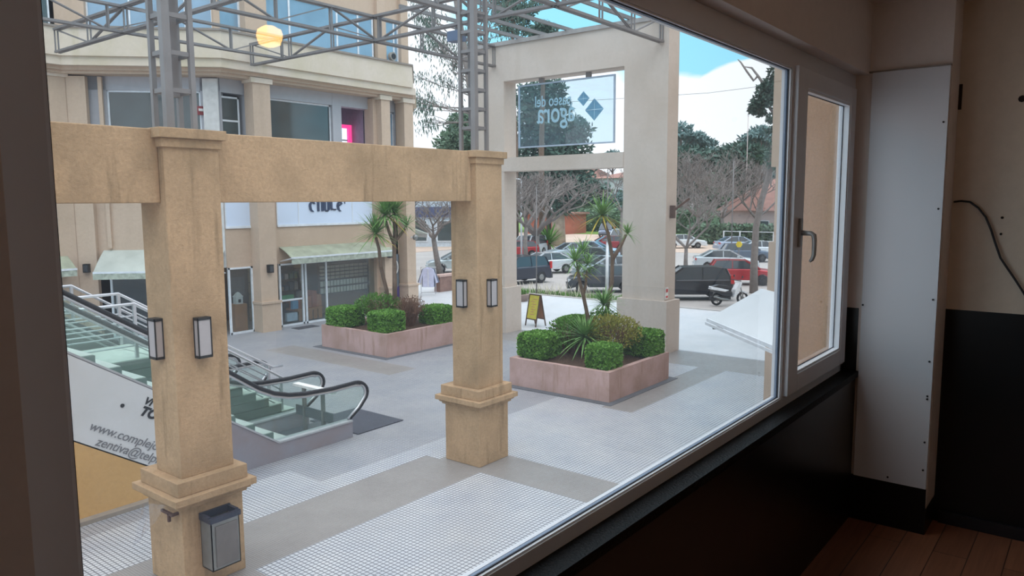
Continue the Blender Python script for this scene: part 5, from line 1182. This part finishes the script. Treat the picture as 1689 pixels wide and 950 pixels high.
# far belt of trees: a few kinds, copied with their parts
def proto_round(seed, h, rad, mat, n=3200, size=.7, name='distant_tree'):
    rr = random.Random(seed); t = thing(name, 'x', 'tree', (0, 0, 0)); m = MB(); m.tube([(0, 0, 0), (.2, 0, h*.5), (0, .2, h*.75)], [.4, .3, .15], 6)
    for _ in range(6): a = rr.uniform(0, 6.28); m.tube([(0, .1, h*.5), (math.cos(a)*rad*.6, math.sin(a)*rad*.6, h*.75)], [.15, .05], 4)
    m.build('trunk', M['bark_grey'], t, world=False); m = MB()
    for k in range(12):
        a = rr.uniform(0, 6.28); q_ = rr.uniform(0, .65)*rad; leaf_blob(m, (math.cos(a)*q_, math.sin(a)*q_, h*rr.uniform(.42, .88)), rad*rr.uniform(.35, .55), n//12, size, rr, .8)
    m.build('foliage', mat, t, world=False); return t
def proto_umbrella(seed, h, rad, mat):
    rr = random.Random(seed); t = thing('umbrella_pine', 'x', 'tree', (0, 0, 0)); m = MB(); m.tube([(0, 0, 0), (.15, 0, h*.6), (0, .1, h*.92)], [.35, .25, .12], 6)
    for k in range(7): a = k*.9; m.tube([(0, .1, h*.72), (math.cos(a)*rad*.7, math.sin(a)*rad*.7, h*.9)], [.10, .04], 4)
    m.build('trunk', M['bark_grey'], t, world=False); m = MB()
    for k in range(7): a = k*.9; leaf_blob(m, (math.cos(a)*rad*.65, math.sin(a)*rad*.65, h*rr.uniform(.86, .94)), rad*.38, 170, .55, rr, .4)
    leaf_blob(m, (0, 0, h*.97), rad*.5, 260, .55, rr, .4)
    m.build('foliage', mat, t, world=False); return t
ORD = ['leftmost', 'second', 'third', 'fourth', 'fifth', 'sixth', 'seventh', 'eighth', 'ninth', 'tenth', 'eleventh', 'twelfth', 'thirteenth', 'fourteenth', 'fifteenth']
def ordn(i): return ORD[i]+('' if i == 0 else ' from the left')
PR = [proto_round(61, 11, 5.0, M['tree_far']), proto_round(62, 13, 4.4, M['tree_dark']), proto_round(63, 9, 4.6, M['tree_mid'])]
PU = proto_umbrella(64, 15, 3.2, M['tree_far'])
used = set()
def put(pr, px, dist, sc, label, group):
    d = ray(px, 337); d.z = 0; d.normalize(); p = d*dist
    if pr.name in used: o = dup_tree(pr)
    else: o = pr; used.add(pr.name)
    o.location = (p.x, p.y, 0); o.scale = (sc, sc, sc); o.rotation_euler = (0, 0, (px*7.3) % 6.28); tag(o, label, 'tree', group)
rr = random.Random(71)
i = 0
BELT1 = ((1112, 118, 1.05, 2), (1135, 112, .95, 1), (1160, 122, .9, 0), (1178, 110, .85, 2), (1200, 118, .98, 1), (1222, 108, .95, 1), (1245, 114, 1.05, 0), (1262, 120, 1.1, 1), (1285, 125, 1.2, 0), (1310, 120, 1.2, 1),
                        (1100, 135, 1.3, 0), (1148, 140, 1.1, 0), (1190, 138, 1.05, 2), (1232, 136, 1.2, 0), (1275, 140, 1.3, 1))
for i, (px, dist, sc, k) in enumerate(sorted(BELT1)):
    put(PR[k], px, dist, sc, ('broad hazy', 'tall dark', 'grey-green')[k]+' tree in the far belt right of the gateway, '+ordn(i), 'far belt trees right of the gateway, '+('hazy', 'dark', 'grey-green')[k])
BELT2 = ((1035, 125, .62, 2), (1018, 118, .55, 0), (1004, 130, .66, 1), (960, 128, .75, 2), (935, 120, .8, 1), (845, 110, .9, 0), (870, 112, .9, 2), (730, 95, .78, 2), (700, 92, .72, 0), (762, 100, .9, 0), (985, 150, .8, 0))
for i, (px, dist, sc, k) in enumerate(sorted(BELT2)):
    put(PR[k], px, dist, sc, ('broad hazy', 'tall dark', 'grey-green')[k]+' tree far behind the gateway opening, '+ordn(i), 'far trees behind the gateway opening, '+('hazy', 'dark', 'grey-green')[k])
BELT3 = ((1122, 120, 1.05), (1148, 128, 1.0), (1168, 124, .82), (1178, 135, .85), (1252, 112, .95), (1010, 135, .85))
for i, (px, dist, sc) in enumerate(sorted(BELT3)):
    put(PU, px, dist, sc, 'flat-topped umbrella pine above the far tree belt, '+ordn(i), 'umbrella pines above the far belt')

# ================================================================== THE ROOM
YW, YF, YG = .976, 1.04, 1.056             # wall face, frame face, glass
ZF, ZC = 2.85, 5.43; XP, XB = 4.065, 4.29; ZW = 3.95
wallw = stucco('interior_paint', (232, 220, 212), (214, 194, 174), 1.0, .02, .06, .12, .04)
warmw = stucco('interior_back_paint', (222, 206, 188), (198, 172, 144), .6, .02, .08, .2, .05)
blackp = plain('black_gloss_paint', (16, 17, 20), .32, 0, .2, 3, .5)
struct('floor', B(-3, 4.4, -4.2, 1.0, 2.7, ZF), None or (lambda: (lambda m_: m_)(M.get('floor')))() or plain('floor_dark', (96, 66, 52), .5))
fm, nt, N, L, b = newmat('floor_boards')
g_ = N.new('ShaderNodeNewGeometry'); br = N.new('ShaderNodeTexBrick'); br.inputs['Scale'].default_value = 1.0; br.inputs['Brick Width'].default_value = 1.3; br.inputs['Row Height'].default_value = .14
br.inputs['Mortar Size'].default_value = .002; br.inputs['Color1'].default_value = lin((128, 84, 62)); br.inputs['Color2'].default_value = lin((158, 106, 78)); br.inputs['Mortar'].default_value = lin((50, 34, 28)); L.new(g_.outputs['Position'], br.inputs['Vector'])
gr = mapr(N, L, noise(N, L, 6, 6, stretch=(.5, 8, 1)), .3, .7, .75, 1.1)
L.new(mixc(N, L, 1.0, br.outputs['Color'], gr, 'MULTIPLY'), b.inputs['Base Color']); b.inputs['Roughness'].default_value = .45
bpy.data.objects['floor'].data.materials[0] = fm
struct('ceiling', B(-3, 4.4, -4.2, 1.1, ZC, ZC+.2), wallw)
XL, XR_, Z0, Z1 = .32, XP, 3.60, 5.10      # window hole
struct('wall_window', (lambda m: (m.box(-3, XL, YW, 1.10, ZW, ZC), m.box(XL, XB+.1, YW, 1.10, Z1, ZC), m.box(XP, XB+.1, YW+.0, 1.10, ZW, Z1), m)[-1])(MB()), wallw)
struct('wall_dado', (lambda m: (m.box(-3, XL, YW, 1.10, ZF, ZW), m.box(XL, XP+.1, YW, 1.10, ZF, Z0), m.box(XP, XB+.1, YW, 1.10, Z0, ZW), m)[-1])(MB()), blackp)
struct('trim_1', MB().slab([(XL, YW-.012, Z0-.002), (XP, YW-.012, Z0-.002), (XP, YW-.012, Z0+.028), (XL, YW-.012, Z0+.028)], (0, YF-YW+.012, .0)), plain('glossy_black_sill', (8, 9, 11), .5, 0, .3, 14, .15, .5, (1, 4, 1)))
struct('wall_outside', B(-12, 5.15, 1.10, 1.16, 0, 3.58), M['our']); struct('wall_outside_above', B(-12, 5.15, 1.10, 1.16, 5.12, 9), M['our'])
struct('wall_outside_left', B(-12, .30, 1.10, 1.16, 3.58, 5.12), M['our']); struct('wall_outside_right', B(4.10, 5.15, 1.10, 1.16, 3.58, 5.12), M['our'])
struct('wall_left', B(-3.1, -3, -4.2, 1.1, 2.7, ZC+.2), wallw); struct('wall_rear', (lambda m: (m.box(-3.1, -1.4, -4.3, -4.2, 2.7, ZC+.2), m.box(-.4, 4.4, -4.3, -4.2, 2.7, ZC+.2), m.box(-1.4, -.4, -4.3, -4.2, 2.7, 3.7), m.box(-1.4, -.4, -4.3, -4.2, 5.0, ZC+.2), m)[-1])(MB()), wallw)  # opening in the rear wall added to let fill daylight in
struct('wall_back', B(XB, XB+.15, -4.2, 1.0, ZW, ZC), warmw); struct('wall_back_dado', B(XB, XB+.15, -4.2, 1.0, ZF, ZW), blackp)
struct('baseboard_back', (lambda m: (m.box(XB-.02, XB, -4.2, .60, ZF, ZF+.06), m)[-1])(MB()), plain('black_skirting', (34, 32, 38), .4))
# boxed-out pillar in the corner with its white board
PY = .625
struct('wall_pillar', (lambda m: (m.box(XP, XB, PY, YW, 2.98, ZC), m)[-1])(MB()), wallw); struct('baseboard_pillar', B(XP-.004, XB, PY, YW, ZF, 2.985), blackp)
struct('trim_2', B(XP-.010, XP, PY+.003, YW, 2.98, 3.085), blackp)
t = thing('wall_board', 'white board screwed onto the boxed pillar beside the window', 'board', (XP, .8, 3.09))
B(XP-.014, XP, PY+.004, YW-.015, 3.085, 5.105).build('panel', plain('white_laminate_board', (224, 224, 228), .45, 0, .03, 1), t)
for z in (4.85, 4.45, 4.02, 3.72, 3.55, 3.535, 3.32, 3.18):
    m = MB(); m.lathe([(.005, -.003), (.005, 0)], (XP-.015, PY+.02, z), 8, axis='x'); m.build('screw', M['rubber'], t)
for y, z in ((.80, 3.11), (.955, 3.97)):
    m = MB(); m.lathe([(.005, -.003), (.005, 0)], (XP-.015, y, z), 8, axis='x'); m.build('screw', M['rubber'], t)
struct('trim_3', B(XP-.02, XP, PY+.0, YW, 5.105, 5.112), plain('joint_line_grey', (150, 138, 130), .8))  # thin grey line along the joint above the board
# big fixed window
white = plain('upvc_white', (226, 226, 230), .35, 0, .02, 1)
w1 = thing('window_1', 'large fixed white-framed window filling the view', 'window', (1.7, YF, Z0)); w1['kind'] = 'structure'
fx0, fx1, fz0, fz1 = .392, 3.128, 3.668, 5.018
m = MB(); m.box(XL, fx1+.055, YF, 1.08, Z0, fz0); m.box(XL, XP, YF, 1.08, fz1, Z1); m.box(XL, fx0, YF, 1.08, fz0, fz1); m.box(fx1, fx1+.055, YF, 1.08, fz0, fz1)
m.build('window_frame', white, w1)
def ring(mb, x0, x1, z0, z1, w, ya, yb):
    mb.box(x0, x1, ya, yb, z0, z0+w); mb.box(x0, x1, ya, yb, z1-w, z1); mb.box(x0, x0+w, ya, yb, z0+w, z1-w); mb.box(x1-w, x1, ya, yb, z0+w, z1-w)
m = MB(); ring(m, fx0, fx1, fz0, fz1, .006, YF+.004, YG-.004); m.build('glazing_bead', plain('bead_bright_white', (240, 242, 246), .3, 0, .01), w1)
m = MB(); ring(m, fx0+.001, fx1-.001, fz0, fz1, .009, YG-.004, YG-.0005); m.build('gasket', plain('dark_gasket', (32, 40, 58), .5), w1)
m = MB(); ring(m, fx0, fx1, fz0, fz1, .006, YG+.003, 1.068); m.build('outer_rebate', plain('grey_blue_rebate', (120, 134, 156), .5), w1)
m = MB(); ring(m, fx0, fx1, fz0, fz1, .007, 1.068, 1.080); m.build('outer_lip', white, w1)
GL = clearglass('window_pane_glass', (.955, .975, .985, 1), .028, 0, 1.5, (.8, .88, 1, 1), .8)  # bluish haze in the pane imitates glare from the bright sky
B(fx0, fx1, YG, YG+.002, fz0, fz1).build('pane', GL, w1)
# opening sash at the right
w2 = thing('window_2', 'narrow white opening sash at the right end of the window', 'window', (3.58, YF, Z0)); w2['kind'] = 'structure'
m = MB(); m.box(fx1+.055, XP, YF, 1.10, Z0, Z0+.07); m.box(XP-.05, XP, YF, 1.10, Z0, fz1); m.build('window_frame', white, w2)
sx0, sx1, sz0, sz1 = 3.15, 4.015, 3.675, 5.03
m = MB(); ys = 1.02
ix0, ix1, iz0, iz1 = 3.272, 3.93, 3.752, 4.952
m.box(sx0, ix0, ys, 1.075, sz0, sz1); m.box(ix1, sx1, ys, 1.075, sz0, sz1); m.box(ix0, ix1, ys, 1.075, sz0, iz0); m.box(ix0, ix1, ys, 1.075, iz1, sz1)
m.build('sash_frame', white, w2, bevel=.003)
m = MB(); ring(m, ix0, ix1, iz0, iz1, .010, ys+.006, ys+.032); m.build('glazing_bead', MC['bead_bright_white'], w2)
m = MB(); ring(m, ix0, ix1, iz0, iz1, .013, ys+.032, ys+.035); m.build('gasket', MC['dark_gasket'], w2)
B(ix0, ix1, ys+.035, ys+.038, iz0, iz1).build('pane', GL, w2)
hm = plain('satin_grey_handle', (170, 168, 166), .35, .4)
m = MB(); m.box(3.205, 3.235, ys-.012, ys, 4.30, 4.42); hd = m.build('handle_base', hm, w2, bevel=.003)
m = MB(); m.tube([(3.22, ys-.008, 4.36), (3.22, ys-.05, 4.358), (3.222, ys-.06, 4.350), (3.224, ys-.062, 4.33), (3.224, ys-.062, 4.27), (3.222, ys-.056, 4.25), (3.217, ys-.048, 4.243)], [.011, .010, .011, .010, .009, .008, .006], 8); m.build('handle_lever', hm, hd, smooth=True)
# loose black cable on the back wall and small marks
pts = [at(px, py, 0, XB-.02) for px, py in ((1573, 333), (1585, 331.5), (1600, 333), (1614, 343), (1626, 358), (1635, 380), (1642, 402), (1650, 425), (1662, 443), (1675, 462), (1689, 484), (1705, 512))]
single('loose_cable', MB().tube(pts, .0055, 6), M['rubber'], 'loose black cable hanging out of the back wall', 'cable', smooth=True)
p = at(1583, 160, 0, XB); single('wall_slot', B(XB-.006, XB, p.y-.010, p.y+.010, p.z-.06, p.z+.06), plain('dark_brown_cavity', (50, 34, 28), .9), 'narrow dark cut-out in the wall beside the boxed pillar', 'wall slot')
for (px, py, lab) in ((1653, 359, 'upper of the two small screw holes in the back wall'), (1651, 386, 'lower of the two small screw holes in the back wall'), (1686, 163, 'patched hole near the right edge of the back wall')):
    p = at(px, py, 0, XB); m = MB(); m.lathe([(.006 if px != 1686 else .016, -.003), (.006 if px != 1686 else .014, .001)], (XB-.001, p.y, p.z), 8, axis='x'); single('wall_hole', m, plain('hole_dark', (40, 30, 26), .9), lab, 'hole')
w3 = thing('added_rear_window', 'added rear window letting fill daylight in behind the photographer', 'window', (-.9, -4.25, 3.7)); w3['kind'] = 'structure'  # unseen window, added to brighten the room
m = MB(); ring(m, -1.4, -.4, 3.7, 5.0, .06, -4.28, -4.22); m.box(-.93, -.87, -4.28, -4.22, 3.76, 4.94); m.build('window_frame', white, w3)
# pendant lamp behind the photographer, seen only as a reflection in the pane
t = thing('pendant_lamp', 'warm glowing pendant lamp whose reflection shows in the window', 'lamp', (1.93, -.62, 5.19))
dl = ray(445, 59); tt = (5.19-H)/dl.z; q_ = EYE+dl*tt; lx, ly = q_.x, 2*YG-q_.y
t.location = (lx, ly, 5.19)
m = MB(); m.lathe([(.02, -.045), (.045, -.035), (.055, 0), (.048, .025), (.02, .04)], (lx, ly, 5.19), 16); m.build('glass_shade', emis('warm_lamp_glow', (255, 192, 98), 20), t, smooth=True)
B(lx-.004, lx+.004, ly-.004, ly+.004, 5.23, ZC).build('cord', M['rubber'], t)
